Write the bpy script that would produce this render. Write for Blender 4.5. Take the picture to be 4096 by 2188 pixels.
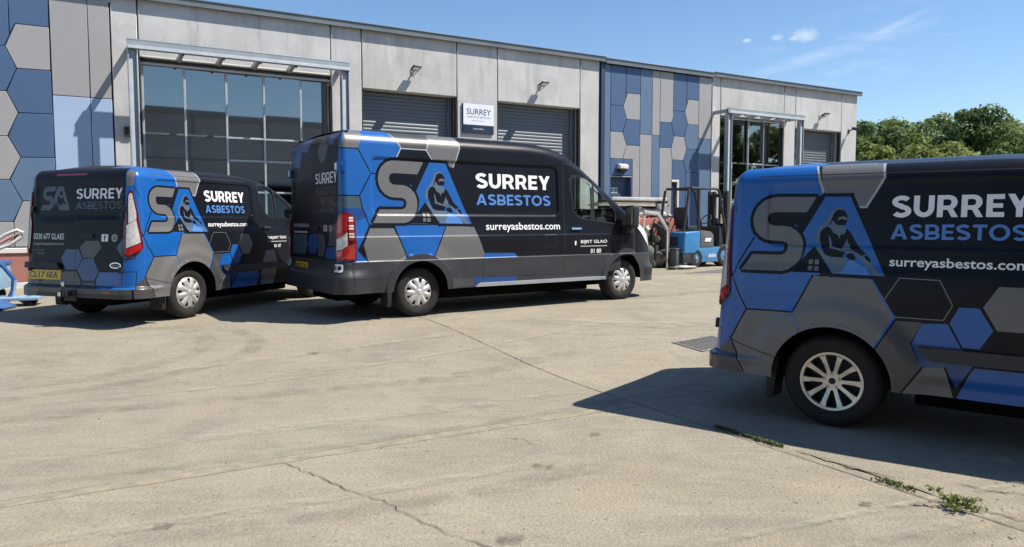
import bpy, bmesh, math, random
import numpy as np
from mathutils import Vector, Matrix
from mathutils.geometry import delaunay_2d_cdt

for o in list(bpy.data.objects):
    bpy.data.objects.remove(o, do_unlink=True)
scene = bpy.context.scene
COL = scene.collection
random.seed(7)
rng = np.random.default_rng(7)
PI = math.pi

# ------------------------------------------------------------------ camera, sky, sun, exposure
cam_data = bpy.data.cameras.new('camera')
cam_data.sensor_width = 36.0
cam_data.lens = 26.0
cam_data.clip_start = 0.05
cam_data.clip_end = 2000.0
cam = bpy.data.objects.new('camera', cam_data)
COL.objects.link(cam)
cam.location = (0, 0, 1.5)
cam.rotation_euler = (math.radians(86.0), 0, 0)
scene.camera = cam

SUN = Vector((0.70, -0.072, 1.0)).normalized()
world = bpy.data.worlds.new('World')
scene.world = world
world.use_nodes = True
wn, wl = world.node_tree.nodes, world.node_tree.links
wn.clear()
w_out = wn.new('ShaderNodeOutputWorld')
w_bg = wn.new('ShaderNodeBackground')
w_bg.inputs['Strength'].default_value = 0.088
w_sky = wn.new('ShaderNodeTexSky')
w_sky.sky_type = 'NISHITA'
w_sky.sun_disc = False
w_sky.sun_elevation = math.asin(SUN.z)
w_sky.sun_rotation = math.atan2(SUN.x, SUN.y)
w_sky.altitude = 50
w_sky.air_density = 1.0
w_sky.dust_density = 0.2
w_sky.ozone_density = 4.0
# thin cirrus and a few fair-weather puffs, laid out on the sky dome by direction
w_tc = wn.new('ShaderNodeTexCoord')
def wmath(op, a, b=None, clamp=False):
    n = wn.new('ShaderNodeMath'); n.operation = op; n.use_clamp = clamp
    for i, v in enumerate((a, b)):
        if v is None: continue
        if isinstance(v, (int, float)): n.inputs[i].default_value = v
        else: wl.new(v, n.inputs[i])
    return n.outputs[0]
def wdot(vec):
    n = wn.new('ShaderNodeVectorMath'); n.operation = 'DOT_PRODUCT'
    wl.new(w_tc.outputs['Generated'], n.inputs[0]); n.inputs[1].default_value = vec
    return n.outputs['Value']
def blob(center, axis, la, lb):
    """soft elliptical mask round a sky direction, long axis la, short axis lb"""
    c = Vector(center).normalized(); a = Vector(axis); a = (a - c * a.dot(c)).normalized(); b = c.cross(a)
    da = wmath('DIVIDE', wdot(a), la); db = wmath('DIVIDE', wdot(b), lb)
    r = wmath('ADD', wmath('MULTIPLY', da, da), wmath('MULTIPLY', db, db))
    front = wmath('GREATER_THAN', wdot(c), 0.5)
    return wmath('MULTIPLY', wmath('SUBTRACT', 1.0, r, True), front)
def wnoise(scale, detail, stretch=(1, 1, 1), rot=(0, 0, 0)):
    mp = wn.new('ShaderNodeMapping'); mp.inputs['Scale'].default_value = stretch; mp.inputs['Rotation'].default_value = rot
    wl.new(w_tc.outputs['Generated'], mp.inputs['Vector'])
    n = wn.new('ShaderNodeTexNoise'); n.inputs['Scale'].default_value = scale; n.inputs['Detail'].default_value = detail
    n.inputs['Roughness'].default_value = 0.62
    wl.new(mp.outputs[0], n.inputs['Vector']); return n.outputs['Fac']
wis = wmath('MAXIMUM', blob((0.385, 0.90, 0.203), (0.14, -0.06, 0.034), 0.12, 0.010), blob((0.44, 0.87, 0.224), (0.10, -0.05, 0.05), 0.05, 0.006))
wis = wmath('MULTIPLY', wis, wmath('MULTIPLY', wmath('SUBTRACT', wnoise(9, 6, (1, 1, 4)), 0.38, True), 2.4))
wis2 = wmath('MULTIPLY', blob((0.40, 0.89, 0.205), (0.14, -0.06, 0.03), 0.16, 0.05), wmath('MULTIPLY', wmath('SUBTRACT', wnoise(14, 7, (1, 1, 5)), 0.50, True), 0.9))
puff = None
for c, la, lb in (((0.353, 0.909, 0.224), .020, .011), ((0.342, 0.912, 0.222), .009, .005), ((0.323, 0.919, 0.224), .010, .0045), ((0.29, 0.931, 0.223), .008, .0035)):
    p = blob(c, (1, -0.35, 0), la, lb)
    puff = p if puff is None else wmath('MAXIMUM', puff, p)
puff = wmath('MULTIPLY', wmath('SUBTRACT', wmath('MULTIPLY', puff, wnoise(190, 6)), 0.13, True), 1.5, True)
cl = wmath('ADD', wmath('ADD', wmath('MULTIPLY', wis, 0.22), wmath('MULTIPLY', wis2, .7)), wmath('MULTIPLY', puff, 0.5), True)
w_mix = wn.new('ShaderNodeMix'); w_mix.data_type = 'RGBA'
w_hs = wn.new('ShaderNodeHueSaturation'); w_hs.inputs['Saturation'].default_value = 1.06; w_hs.inputs['Value'].default_value = 1.14
wl.new(w_sky.outputs[0], w_hs.inputs['Color'])
wl.new(cl, w_mix.inputs['Factor']); wl.new(w_hs.outputs[0], w_mix.inputs['A'])
w_mix.inputs['B'].default_value = (9.5, 9.6, 9.8, 1)
wl.new(w_mix.outputs['Result'], w_bg.inputs['Color'])
wl.new(w_bg.outputs[0], w_out.inputs['Surface'])

sun_data = bpy.data.lights.new('sun', 'SUN')
sun_data.energy = 5.0
sun_data.angle = math.radians(0.5)
sun_data.color = (1.0, 0.94, 0.84)
sun = bpy.data.objects.new('sun', sun_data)
COL.objects.link(sun)
sun.rotation_euler = SUN.to_track_quat('Z', 'Y').to_euler()
sun.location = (20, -2, 30)

vs = scene.view_settings
vs.view_transform = 'Standard'
vs.look = 'None'
vs.exposure = 0.65
vs.gamma = 1.0
vs.use_curve_mapping = False
scene.cycles.max_bounces = 8
scene.cycles.transparent_max_bounces = 12

# ------------------------------------------------------------------ materials
MATS = {}
def mat(name, col, rough=0.5, metal=0.0, coat=0.0, var=0.0, vscale=4.0, bump=0.0, bscale=60.0, col2=None, spec=0.5, stretch=(1, 1, 1), coat_rough=0.05):
    if name in MATS: return MATS[name]
    m = bpy.data.materials.new(name); m.use_nodes = True
    nt = m.node_tree; nd = nt.nodes; lk = nt.links
    b = nd['Principled BSDF']
    b.inputs['Base Color'].default_value = (*col, 1)
    b.inputs['Roughness'].default_value = rough
    b.inputs['Metallic'].default_value = metal
    b.inputs['Coat Weight'].default_value = coat
    b.inputs['Coat Roughness'].default_value = coat_rough
    b.inputs['Specular IOR Level'].default_value = spec
    tc = nd.new('ShaderNodeTexCoord')
    if var > 0 or bump > 0:
        mp = nd.new('ShaderNodeMapping'); mp.inputs['Scale'].default_value = stretch
        lk.new(tc.outputs['Object'], mp.inputs['Vector'])
    if var > 0:
        n = nd.new('ShaderNodeTexNoise'); n.inputs['Scale'].default_value = vscale; n.inputs['Detail'].default_value = 7; n.inputs['Roughness'].default_value = 0.65
        lk.new(mp.outputs[0], n.inputs['Vector'])
        r = nd.new('ShaderNodeMapRange'); r.inputs['From Min'].default_value = 0.28; r.inputs['From Max'].default_value = 0.72
        lk.new(n.outputs['Fac'], r.inputs['Value'])
        mx = nd.new('ShaderNodeMix'); mx.data_type = 'RGBA'
        c2 = col2 if col2 else tuple(c * (1 - var) for c in col)
        mx.inputs['A'].default_value = (*c2, 1); mx.inputs['B'].default_value = (*(tuple(min(1, c * (1 + var * 0.6)) for c in col)), 1)
        lk.new(r.outputs[0], mx.inputs['Factor']); lk.new(mx.outputs['Result'], b.inputs['Base Color'])
        rr = nd.new('ShaderNodeMapRange'); rr.inputs['To Min'].default_value = max(0.02, rough - 0.08); rr.inputs['To Max'].default_value = min(1, rough + 0.08)
        lk.new(n.outputs['Fac'], rr.inputs['Value']); lk.new(rr.outputs[0], b.inputs['Roughness'])
    if bump > 0:
        n2 = nd.new('ShaderNodeTexNoise'); n2.inputs['Scale'].default_value = bscale; n2.inputs['Detail'].default_value = 5
        lk.new(mp.outputs[0], n2.inputs['Vector'])
        bp = nd.new('ShaderNodeBump'); bp.inputs['Strength'].default_value = bump; bp.inputs['Distance'].default_value = 0.01
        lk.new(n2.outputs['Fac'], bp.inputs['Height']); lk.new(bp.outputs[0], b.inputs['Normal'])
    MATS[name] = m
    return m
def glass_mat(name, tint, refl_rough=0.02, f0=0.045):
    m = bpy.data.materials.new(name); m.use_nodes = True
    nd = m.node_tree.nodes; lk = m.node_tree.links; nd.clear()
    out = nd.new('ShaderNodeOutputMaterial'); mix = nd.new('ShaderNodeMixShader')
    tr = nd.new('ShaderNodeBsdfTransparent'); tr.inputs[0].default_value = (*tint, 1)
    gl = nd.new('ShaderNodeBsdfGlossy'); gl.inputs['Roughness'].default_value = refl_rough
    lw = nd.new('ShaderNodeLayerWeight'); lw.inputs['Blend'].default_value = .5
    pw = nd.new('ShaderNodeMath'); pw.operation = 'POWER'; pw.inputs[1].default_value = 5.0; lk.new(lw.outputs['Facing'], pw.inputs[0])
    fr = nd.new('ShaderNodeMath'); fr.operation = 'MULTIPLY_ADD'; fr.inputs[1].default_value = 1 - f0; fr.inputs[2].default_value = f0; lk.new(pw.outputs[0], fr.inputs[0])
    lk.new(fr.outputs[0], mix.inputs[0]); lk.new(tr.outputs[0], mix.inputs[1]); lk.new(gl.outputs[0], mix.inputs[2]); lk.new(mix.outputs[0], out.inputs[0])
    MATS[name] = m
    return m

mat('wrap_black', (0.0085, 0.0095, 0.014), 0.34, coat=0.05, var=0.15, vscale=2, coat_rough=0.06, spec=.15)
mat('wrap_blue', (0.007, 0.096, 0.355), 0.34, coat=0.18, var=0.10, vscale=2, coat_rough=0.12)
mat('wrap_blue_deep', (0.010, 0.052, 0.20), 0.34, coat=0.18, var=0.10, vscale=2, coat_rough=0.12)
mat('wrap_grey', (0.132, 0.130, 0.129), 0.38, coat=0.12, var=0.08, vscale=2, coat_rough=0.15)
mat('wrap_grey_dark', (0.052, 0.053, 0.057), 0.38, coat=0.2, var=0.08, vscale=2, coat_rough=0.15)
mat('wrap_slate', (0.045, 0.075, 0.105), 0.38, coat=0.2, var=0.08, vscale=2, coat_rough=0.15)
mat('wrap_white', (0.80, 0.80, 0.81), 0.4, coat=0.2)
mat('wrap_silver', (0.34, 0.35, 0.37), 0.4, coat=0.2)
mat('wrap_light_blue', (0.075, 0.20, 0.52), 0.4, coat=0.2)
mat('wrap_steel_blue', (0.085, 0.125, 0.175), 0.4, coat=0.2)
mat('seam', (0.006, 0.006, 0.007), 0.6)
mat('trim_plastic', (0.018, 0.019, 0.022), 0.55, spec=.35, var=0.2, vscale=3, bump=0.15, bscale=300)
mat('clad_plastic', (0.036, 0.038, 0.043), 0.5, spec=.35, var=0.2, vscale=3, bump=0.1, bscale=300)
mat('rubber', (0.013, 0.0128, 0.0125), 0.75, var=0.35, vscale=6, col2=(0.024, 0.022, 0.020), spec=.3)
mat('wheel_well', (0.004, 0.004, 0.004), 0.9, spec=.1)
mat('hubcap_silver', (0.62, 0.61, 0.58), 0.38, metal=0.55, var=0.2, vscale=14)
mat('alloy', (0.55, 0.53, 0.49), 0.33, metal=0.75, var=0.12, vscale=10)
mat('dark_steel', (0.03, 0.03, 0.032), 0.5, metal=0.5)
mat('lamp_red', (0.42, 0.012, 0.014), 0.12, coat=1.0)
mat('lamp_red_dark', (0.13, 0.006, 0.010), 0.15, coat=1.0)
mat('lamp_clear', (0.62, 0.60, 0.58), 0.18, coat=1.0, var=0.35, vscale=30)
mat('headlamp', (0.75, 0.78, 0.82), 0.10, coat=1.0, var=0.1)
mat('plate_yellow', (0.62, 0.40, 0.03), 0.35, coat=0.3)
mat('plate_ink', (0.01, 0.01, 0.01), 0.4)
mat('cabin_plastic', (0.018, 0.019, 0.020), 0.7)
mat('seat_fabric', (0.030, 0.032, 0.036), 0.9, var=0.3, vscale=30)
mat('chrome', (0.75, 0.75, 0.76), 0.15, metal=1.0)
glass_mat('van_glass', (0.84, 0.93, 0.88))
glass_mat('van_glass_sunblock', (0.02, 0.025, 0.025))  # near-opaque, made to stop sun shining through the right van's cab
glass_mat('facade_glass', (0.40, 0.47, 0.47), f0=.30)

# ------------------------------------------------------------------ helpers
def link(o, parent=None):
    COL.objects.link(o)
    if parent is not None: o.parent = parent
    return o
def tag(o, label, cat, group=None):
    o['label'] = label; o['category'] = cat
    if group: o['group'] = group
    return o
def thing(name, label, cat, loc=(0, 0, 0), rotz=0.0, group=None, scale=1.0):
    o = bpy.data.objects.new(name, None); o.empty_display_size = 0.2
    link(o); o.location = loc; o.rotation_euler = (0, 0, rotz); o.scale = (scale,) * 3
    return tag(o, label, cat, group)
def struct(o, kind='structure'):
    o['kind'] = kind; return o
def copy_tree(o, parent=None):
    c = o.copy(); link(c)
    c.parent = parent
    for ch in o.children: copy_tree(ch, c)
    return c
def mesh_obj(name, V, F, m, parent=None, smooth=False, mats=None, mi=None, normals=None):
    me = bpy.data.meshes.new(name)
    me.from_pydata([tuple(map(float, v)) for v in V], [], [tuple(map(int, f)) for f in F])
    for mm in (mats or [m]): me.materials.append(MATS[mm] if isinstance(mm, str) else mm)
    if mi is not None: me.polygons.foreach_set('material_index', np.asarray(mi, dtype=np.int32))
    if smooth or normals is not None: me.polygons.foreach_set('use_smooth', np.ones(len(me.polygons), dtype=bool))
    me.update()
    if normals is not None: me.normals_split_custom_set_from_vertices([tuple(map(float, n)) for n in normals])
    return link(bpy.data.objects.new(name, me), parent)
class MB:
    """collects boxes, bars, lathes and prisms into one mesh"""
    def __init__(s): s.V = []; s.F = []
    def add(s, V, F):
        n = len(s.V); s.V += [tuple(v) for v in V]; s.F += [tuple(i + n for i in f) for f in F]; return s
    def box(s, x0, x1, y0, y1, z0, z1, rot=None, at=(0, 0, 0)):
        V = [Vector((x, y, z)) for x in (x0, x1) for y in (y0, y1) for z in (z0, z1)]
        if rot is not None: V = [rot @ v for v in V]
        V = [v + Vector(at) for v in V]
        return s.add(V, [(0, 1, 3, 2), (4, 6, 7, 5), (0, 4, 5, 1), (2, 3, 7, 6), (0, 2, 6, 4), (1, 5, 7, 3)])
    def bar(s, p, q, w, h=None, up=(0, 0, 1)):
        p = Vector(p); q = Vector(q); d = (q - p).normalized(); h = h or w
        u = Vector(up)
        if abs(d.dot(u)) > 0.95: u = Vector((1, 0, 0))
        a = d.cross(u).normalized() * w / 2; b = a.cross(d).normalized() * h / 2
        V = [p - a - b, p + a - b, p + a + b, p - a + b, q - a - b, q + a - b, q + a + b, q - a + b]
        return s.add(V, [(3, 2, 1, 0), (4, 5, 6, 7), (0, 1, 5, 4), (1, 2, 6, 5), (2, 3, 7, 6), (3, 0, 4, 7)])
    def tube(s, pts, r, n=8):
        pts = [Vector(p) for p in pts]; rows = []
        for i, p in enumerate(pts):
            d = (pts[min(i + 1, len(pts) - 1)] - pts[max(i - 1, 0)]).normalized()
            u = Vector((0, 0, 1)) if abs(d.z) < 0.9 else Vector((1, 0, 0))
            a = d.cross(u).normalized(); b = a.cross(d)
            rad = r[i] if isinstance(r, (list, tuple)) else r
            rows.append([p + (a * math.cos(t) + b * math.sin(t)) * rad for t in [2 * PI * k / n for k in range(n)]])
        V = [v for row in rows for v in row]; F = []
        for i in range(len(pts) - 1):
            for k in range(n): F.append((i * n + k, i * n + (k + 1) % n, (i + 1) * n + (k + 1) % n, (i + 1) * n + k))
        F.append(tuple(range(n - 1, -1, -1))); F.append(tuple((len(pts) - 1) * n + k for k in range(n)))
        return s.add(V, F)
    def lathe(s, prof, n=40, axis='y', at=(0, 0, 0), close=False):
        V = []; F = []
        for r, h in prof:
            for k in range(n):
                t = 2 * PI * k / n; c, sn = r * math.cos(t), r * math.sin(t)
                v = (c, h, sn) if axis == 'y' else ((c, sn, h) if axis == 'z' else (h, c, sn))
                V.append(Vector(v) + Vector(at))
        m = len(prof)
        for i in range(m - 1 if not close else m):
            j = (i + 1) % m
            for k in range(n): F.append((i * n + k, j * n + k, j * n + (k + 1) % n, i * n + (k + 1) % n))
        return s.add(V, F)
    def prism(s, poly, h0, h1, axis='y'):
        """polygon in the two other axes, extruded along axis"""
        n = len(poly)
        def pt(a, b, h): return (a, h, b) if axis == 'y' else ((a, b, h) if axis == 'z' else (h, a, b))
        V = [pt(a, b, h0) for a, b in poly] + [pt(a, b, h1) for a, b in poly]
        F = [tuple(range(n - 1, -1, -1)), tuple(range(n, 2 * n))] + [(i, (i + 1) % n, n + (i + 1) % n, n + i) for i in range(n)]
        return s.add(V, F)
    def build(s, name, m, parent=None, bevel=0.0, smooth=False, seg=2, loc=None, fix=True):
        o = mesh_obj(name, s.V, s.F, m, parent, smooth)
        bm = bmesh.new(); bm.from_mesh(o.data)
        if fix: bmesh.ops.recalc_face_normals(bm, faces=bm.faces)
        if bevel > 0:
            ed = [e for e in bm.edges if len(e.link_faces) == 2 and e.calc_face_angle(0) > 0.5]
            bmesh.ops.bevel(bm, geom=ed, offset=bevel, segments=seg, affect='EDGES', profile=0.6, clamp_overlap=True)
        bm.to_mesh(o.data); bm.free()
        if bevel > 0 or smooth:
            o.data.polygons.foreach_set('use_smooth', np.ones(len(o.data.polygons), dtype=bool))
            o.data.set_sharp_from_angle(angle=math.radians(38))
        if loc is not None: o.location = loc
        return o
def ss(a, b, x):
    t = np.clip((x - a) / (b - a), 0, 1); return t * t * (3 - 2 * t)

# --- planar shapes turned into surfaces by constrained Delaunay triangulation
def cdt(loops, open_lines, pts):
    V = []; E = []
    for lp in loops:
        n0 = len(V); n = len(lp); V += [Vector((float(a), float(b))) for a, b in lp]
        E += [(n0 + i, n0 + (i + 1) % n) for i in range(n)]
    for ln in open_lines:
        n0 = len(V); V += [Vector((float(a), float(b))) for a, b in ln]; E += [(n0 + i, n0 + i + 1) for i in range(len(ln) - 1)]
    V += [Vector((float(a), float(b))) for a, b in pts]
    r = delaunay_2d_cdt(V, E, [], 0, 1e-5, False)
    T = [f for f in r[2] if len(f) == 3]
    return np.array([(v.x, v.y) for v in r[0]]), np.array(T, dtype=np.int64)
def inside(loop, P):
    lp = np.asarray(loop, float); res = np.zeros(len(P), bool)
    lo, hi = lp.min(0), lp.max(0)
    idx = np.where((P[:, 0] >= lo[0]) & (P[:, 0] <= hi[0]) & (P[:, 1] >= lo[1]) & (P[:, 1] <= hi[1]))[0]
    if len(idx) == 0: return res
    x, y = P[idx, 0], P[idx, 1]; r = np.zeros(len(idx), bool)
    x0, y0 = lp[:, 0], lp[:, 1]; x1, y1 = np.roll(x0, -1), np.roll(y0, -1)
    for i in range(len(lp)):
        if y0[i] == y1[i]: continue
        c = ((y0[i] > y) != (y1[i] > y)) & (x < (x1[i] - x0[i]) * (y - y0[i]) / (y1[i] - y0[i]) + x0[i])
        r ^= c
    res[idx] = r
    return res
def in_even_odd(loops, P):
    r = np.zeros(len(P), bool)
    for lp in loops: r ^= inside(lp, P)
    return r
def grid_pts(x0, x1, y0, y1, step):
    xs = np.arange(x0 + step * .37, x1, step); ys = np.arange(y0 + step * .41, y1, step)
    a, b = np.meshgrid(xs, ys); a = a + (np.arange(len(ys)) % 2)[:, None] * step * .5
    return np.stack([a.ravel(), b.ravel()], 1)
def circle(cx, cy, r, n=48): return [(cx + r * math.cos(2 * PI * k / n), cy + r * math.sin(2 * PI * k / n)) for k in range(n)]
def strip(line, w, closed=False):
    """a stroked polyline as a list of quads (painted one after another)"""
    out = []; pts = [Vector(p) for p in line]
    if closed: pts.append(pts[0])
    for p, q in zip(pts, pts[1:]):
        d = q - p
        if d.length < 1e-6: continue
        d.normalize(); n = Vector((-d.y, d.x)) * w / 2; e = d * w * (.18 if len(line) > 18 else .45)
        out.append([tuple(p - e + n), tuple(q + e + n), tuple(q + e - n), tuple(p - e - n)])
    return out
TEXT_CACHE = {}
def text_loops(txt, bold=0.0):
    """outlines of a line of lettering, scaled so the box is (0..1, 0..1)"""
    key = (txt, bold)
    if key in TEXT_CACHE: return TEXT_CACHE[key]
    cu = bpy.data.curves.new('txt', 'FONT'); cu.body = txt; cu.resolution_u = 3; cu.offset = bold
    o = bpy.data.objects.new('txt', cu); COL.objects.link(o)
    bpy.context.view_layer.update()
    me = bpy.data.meshes.new_from_object(o.evaluated_get(bpy.context.evaluated_depsgraph_get()))
    bm = bmesh.new(); bm.from_mesh(me); bmesh.ops.remove_doubles(bm, verts=bm.verts, dist=1e-5)
    be = [e for e in bm.edges if len(e.link_faces) == 1]
    nxt = {}
    for e in be:
        for v in e.verts: nxt.setdefault(v.index, []).append(e)
    used = set(); loops = []
    bm.verts.ensure_lookup_table()
    for e in be:
        if e.index in used and e in used: continue
        if e in used: continue
        lp = []; cur = e; v = e.verts[0]
        while cur is not None and cur not in used:
            used.add(cur); lp.append((v.co.x, v.co.y)); v = cur.other_vert(v)
            cur = next((k for k in nxt[v.index] if k not in used), None)
        if len(lp) > 2: loops.append(lp)
    bm.free(); bpy.data.meshes.remove(me); bpy.data.objects.remove(o); bpy.data.curves.remove(cu)
    A = np.array([p for l in loops for p in l]); lo, hi = A.min(0), A.max(0)
    loops = [[((a - lo[0]) / (hi[0] - lo[0]), (b - lo[1]) / (hi[1] - lo[1])) for a, b in l] for l in loops]
    TEXT_CACHE[key] = loops
    return loops
def text_at(txt, x0, x1, z0, z1, bold=0.0, skew=0.0):
    return [[(x0 + a * (x1 - x0) + skew * b * (z1 - z0), z0 + b * (z1 - z0)) for a, b in l] for l in text_loops(txt, bold)]
def geo_text(txt, x0, x1, z0, z1, w=.2):
    """bold geometric capitals: a list of pieces, each a list of even-odd loops"""
    R_ = lambda a, b, c, d: [[(a, c), (b, c), (b, d), (a, d)]]
    def arc(cx, cy, rx, ry, a0, a1, n=14): return [(cx + rx * math.cos(math.radians(a0 + (a1 - a0) * k / n)), cy + ry * math.sin(math.radians(a0 + (a1 - a0) * k / n))) for k in range(n + 1)]
    def glyph(c):
        h = w / 2
        if c == 'E': return .60, [R_(0, w, 0, 1), R_(w, .60, 0, w), R_(w, .60, 1 - w, 1), R_(w, .55, .5 - h * .9, .5 + h * .9)]
        if c == 'T': return .68, [R_(0, .68, 1 - w, 1), R_(.34 - h, .34 + h, 0, 1 - w)]
        if c == 'Y': return .78, [[[(0, 1), (.23, 1), (.39, .66), (.55, 1), (.78, 1), (.39 + h, .36), (.39 + h, 0), (.39 - h, 0), (.39 - h, .36)]]]
        if c == 'U': return .76, [[[(0, 1), (w, 1), (w, .42)] + arc(.38, .42, .38 - w, .42 - w, 180, 360)[1:-1] + [(.76 - w, .42), (.76 - w, 1), (.76, 1), (.76, .42)] + arc(.38, .42, .38, .42, 360, 180)[1:-1] + [(0, .42)]]]
        if c == 'O': return .98, [[arc(.49, .5, .49, .515, 0, 360, 32)[:-1], arc(.49, .5, .49 - w, .515 - w, 0, 360, 32)[:-1]]]
        if c == 'A': return .90, [[[(0, 0), (.345, 1), (.555, 1), (.90, 0), (.69, 0), (.625, .20), (.275, .20), (.21, 0)], [(.335, .375), (.565, .375), (.45, .74)]]]
        if c in 'RB':
            pc = [R_(0, w, 0, 1)]
            pc.append([[(w, 1), (.40, 1)] + arc(.40, .665, .32, .335, 90, -90) + [(w, .33), (w, .33 + w * .9), (.40, .33 + w * .9)] + arc(.40, .665, .32 - w, .335 - w * .9, -90, 90) + [(w, 1 - w * .9)]])
            if c == 'R': pc.append([[(.36, .36), (.56, .40), (.76, 0), (.53, 0)]]); return .76, pc
            pc.append([[(w, .55), (.43, .55)] + arc(.43, .275, .33, .275, 90, -90) + [(w, 0), (w, w * .9), (.43, w * .9)] + arc(.43, .275, .33 - w, .275 - w * .9, -90, 90) + [(w, .55 - w * .9)]]); return .76, pc
        if c == 'S':
            cl = arc(.36, .725, .26, .185, 28, 270, 16) + arc(.36, .285, .27, .195, 90, -152, 16)
            out = []; V_ = [Vector(p) for p in cl]; L = []; Q = []
            for i, p in enumerate(V_):
                d = (V_[min(i + 1, len(V_) - 1)] - V_[max(i - 1, 0)]).normalized(); n = Vector((-d.y, d.x)) * h; L.append(tuple(p + n)); Q.append(tuple(p - n))
            return .72, [[L + Q[::-1]]]
        return .4, []
    x = 0; G_ = []
    for c in txt:
        wd, pc = glyph(c); G_ += [[[(a + x, b) for a, b in l] for l in p] for p in pc]; x += wd + .10
    x -= .10
    return [[[(x0 + a * (x1 - x0) / x, z0 + b * (z1 - z0)) for a, b in l] for l in p] for p in G_]
def flat_art(name, layers, mapf, nrm, parent, extra=0.0):
    """flat print: layers of (loops, material) painted over each other on a plane; mapf takes (a,b) to a point"""
    loops = [l for ls, m in layers for l in ls]
    V, T = cdt(loops, [], [])
    C = V[T].mean(1); idx = np.full(len(T), -1)
    names = []
    for ls, m in layers:
        if m not in names: names.append(m)
        idx[in_even_odd(ls, C)] = names.index(m)
    k = idx >= 0
    P = [mapf(a, b) for a, b in V]
    return mesh_obj(name, P, T[k], None, parent, mats=names, mi=idx[k])

# ------------------------------------------------------------------ ground
def gz(y):
    t = np.clip((np.asarray(y, float) - 6.5) / 3.5, 0, 1)
    return .21 * t * t * (3 - 2 * t) + np.clip((np.asarray(y, float) - 10) * .004, 0, .08)

def concrete_ground():
    m = bpy.data.materials.new('yard_concrete'); m.use_nodes = True
    nd = m.node_tree.nodes; lk = m.node_tree.links; b = nd['Principled BSDF']
    geo = nd.new('ShaderNodeNewGeometry')
    def mp(rot, sc):
        n = nd.new('ShaderNodeMapping'); n.inputs['Rotation'].default_value = (0, 0, rot); n.inputs['Scale'].default_value = sc
        lk.new(geo.outputs['Position'], n.inputs['Vector']); return n.outputs[0]
    def noise(vec, sc, det, rough=.6, dist=0.0):
        n = nd.new('ShaderNodeTexNoise'); n.inputs['Scale'].default_value = sc; n.inputs['Detail'].default_value = det
        n.inputs['Roughness'].default_value = rough; n.inputs['Distortion'].default_value = dist
        lk.new(vec, n.inputs['Vector']); return n.outputs['Fac']
    def rng_(v, a, b_, c=0., d=1.):
        n = nd.new('ShaderNodeMapRange'); n.inputs['From Min'].default_value = a; n.inputs['From Max'].default_value = b_
        n.inputs['To Min'].default_value = c; n.inputs['To Max'].default_value = d; lk.new(v, n.inputs['Value']); return n.outputs[0]
    def mix(f, a, b_, mode='MIX'):
        n = nd.new('ShaderNodeMix'); n.data_type = 'RGBA'; n.blend_type = mode
        for s_, v in (('Factor', f), ('A', a), ('B', b_)):
            if isinstance(v, tuple): n.inputs[s_].default_value = (*v, 1)
            elif isinstance(v, float): n.inputs[s_].default_value = v
            else: lk.new(v, n.inputs[s_])
        return n.outputs['Result']
    A = math.radians(-27)
    base = mp(0, (1, 1, 1)); brushed = mp(A, (0.30, 1.2, 1)); fineb = mp(A, (.25, 1.0, 1))
    big = rng_(noise(base, .32, 5, .55, 1.2), .40, .60)
    patchy = rng_(noise(mp(.9, (1, 1, 1)), .75, 6, .6, 1.5), .46, .60, 0, .55)
    mid = rng_(noise(base, 2.2, 6, .62, .6), .42, .58)
    st = rng_(noise(brushed, 3.2, 8, .68, .9), .44, .60)
    br = rng_(noise(fineb, 22, 5, .62, .5), .42, .58)
    blot = rng_(noise(base, 9, 5, .62, .3), .43, .57)
    fine = rng_(noise(base, 42, 3, .6), .40, .60); grit = rng_(noise(base, 120, 2, .6), .40, .60)
    c = mix(big, (0.200, 0.176, 0.136), (0.342, 0.298, 0.219))
    c = mix(rng_(mid, 0, 1, 0, .55), c, (0.200, 0.176, 0.134))
    c = mix(rng_(st, 0, 1, 0, .62), c, (0.383, 0.334, 0.247))
    c = mix(rng_(blot, 0, 1, 0, .30), c, (0.352, 0.310, 0.235))
    c = mix(rng_(br, 0, 1, 0, .35), c, (0.189, 0.168, 0.132))
    c = mix(patchy, c, (0.363, 0.315, 0.228))
    yel = rng_(noise(mp(.6, (1, 1, 1)), .9, 5, .6, .6), .54, .68, 0, .40)
    c = mix(yel, c, (0.342, 0.275, 0.168))
    stain = rng_(noise(mp(1.7, (1, 1, 1)), 1.1, 6, .62, 1.0), .56, .74, 0, .22)
    c = mix(stain, c, (0.169, 0.150, 0.123))
    c = mix(rng_(fine, 0, 1, 0, .28), c, (0.154, 0.136, 0.107))
    c = mix(rng_(grit, 0, 1, 0, .30), c, (0.439, 0.393, 0.307))
    pit = rng_(noise(base, 26, 2, .5), .66, .72, 0, .7)
    c = mix(pit, c, (0.102, 0.092, 0.077))
    oi = nd.new('ShaderNodeObjectInfo'); c = mix(rng_(oi.outputs['Random'], 0, 1, 0, .30), c, (0.179, 0.166, 0.143))
    lk.new(c, b.inputs['Base Color'])
    b.inputs['Roughness'].default_value = .9; b.inputs['Specular IOR Level'].default_value = .25
    bp = nd.new('ShaderNodeBump'); bp.inputs['Strength'].default_value = .55; bp.inputs['Distance'].default_value = .012
    ad = nd.new('ShaderNodeMath'); ad.operation = 'ADD'; lk.new(rng_(fine, 0, 1, 0, .5), ad.inputs[0])
    ad2 = nd.new('ShaderNodeMath'); ad2.operation = 'ADD'; lk.new(rng_(st, 0, 1, 0, .5), ad2.inputs[0]); lk.new(rng_(grit, 0, 1, 0, .22), ad2.inputs[1])
    lk.new(ad2.outputs[0], ad.inputs[1])
    lk.new(ad.outputs[0], bp.inputs['Height']); lk.new(bp.outputs[0], b.inputs['Normal'])
    MATS['yard_concrete'] = m
concrete_ground()
mat('joint_dirt', (0.075, 0.066, 0.052), 0.95, var=0.4, vscale=12, bump=0.4, bscale=80)
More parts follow.
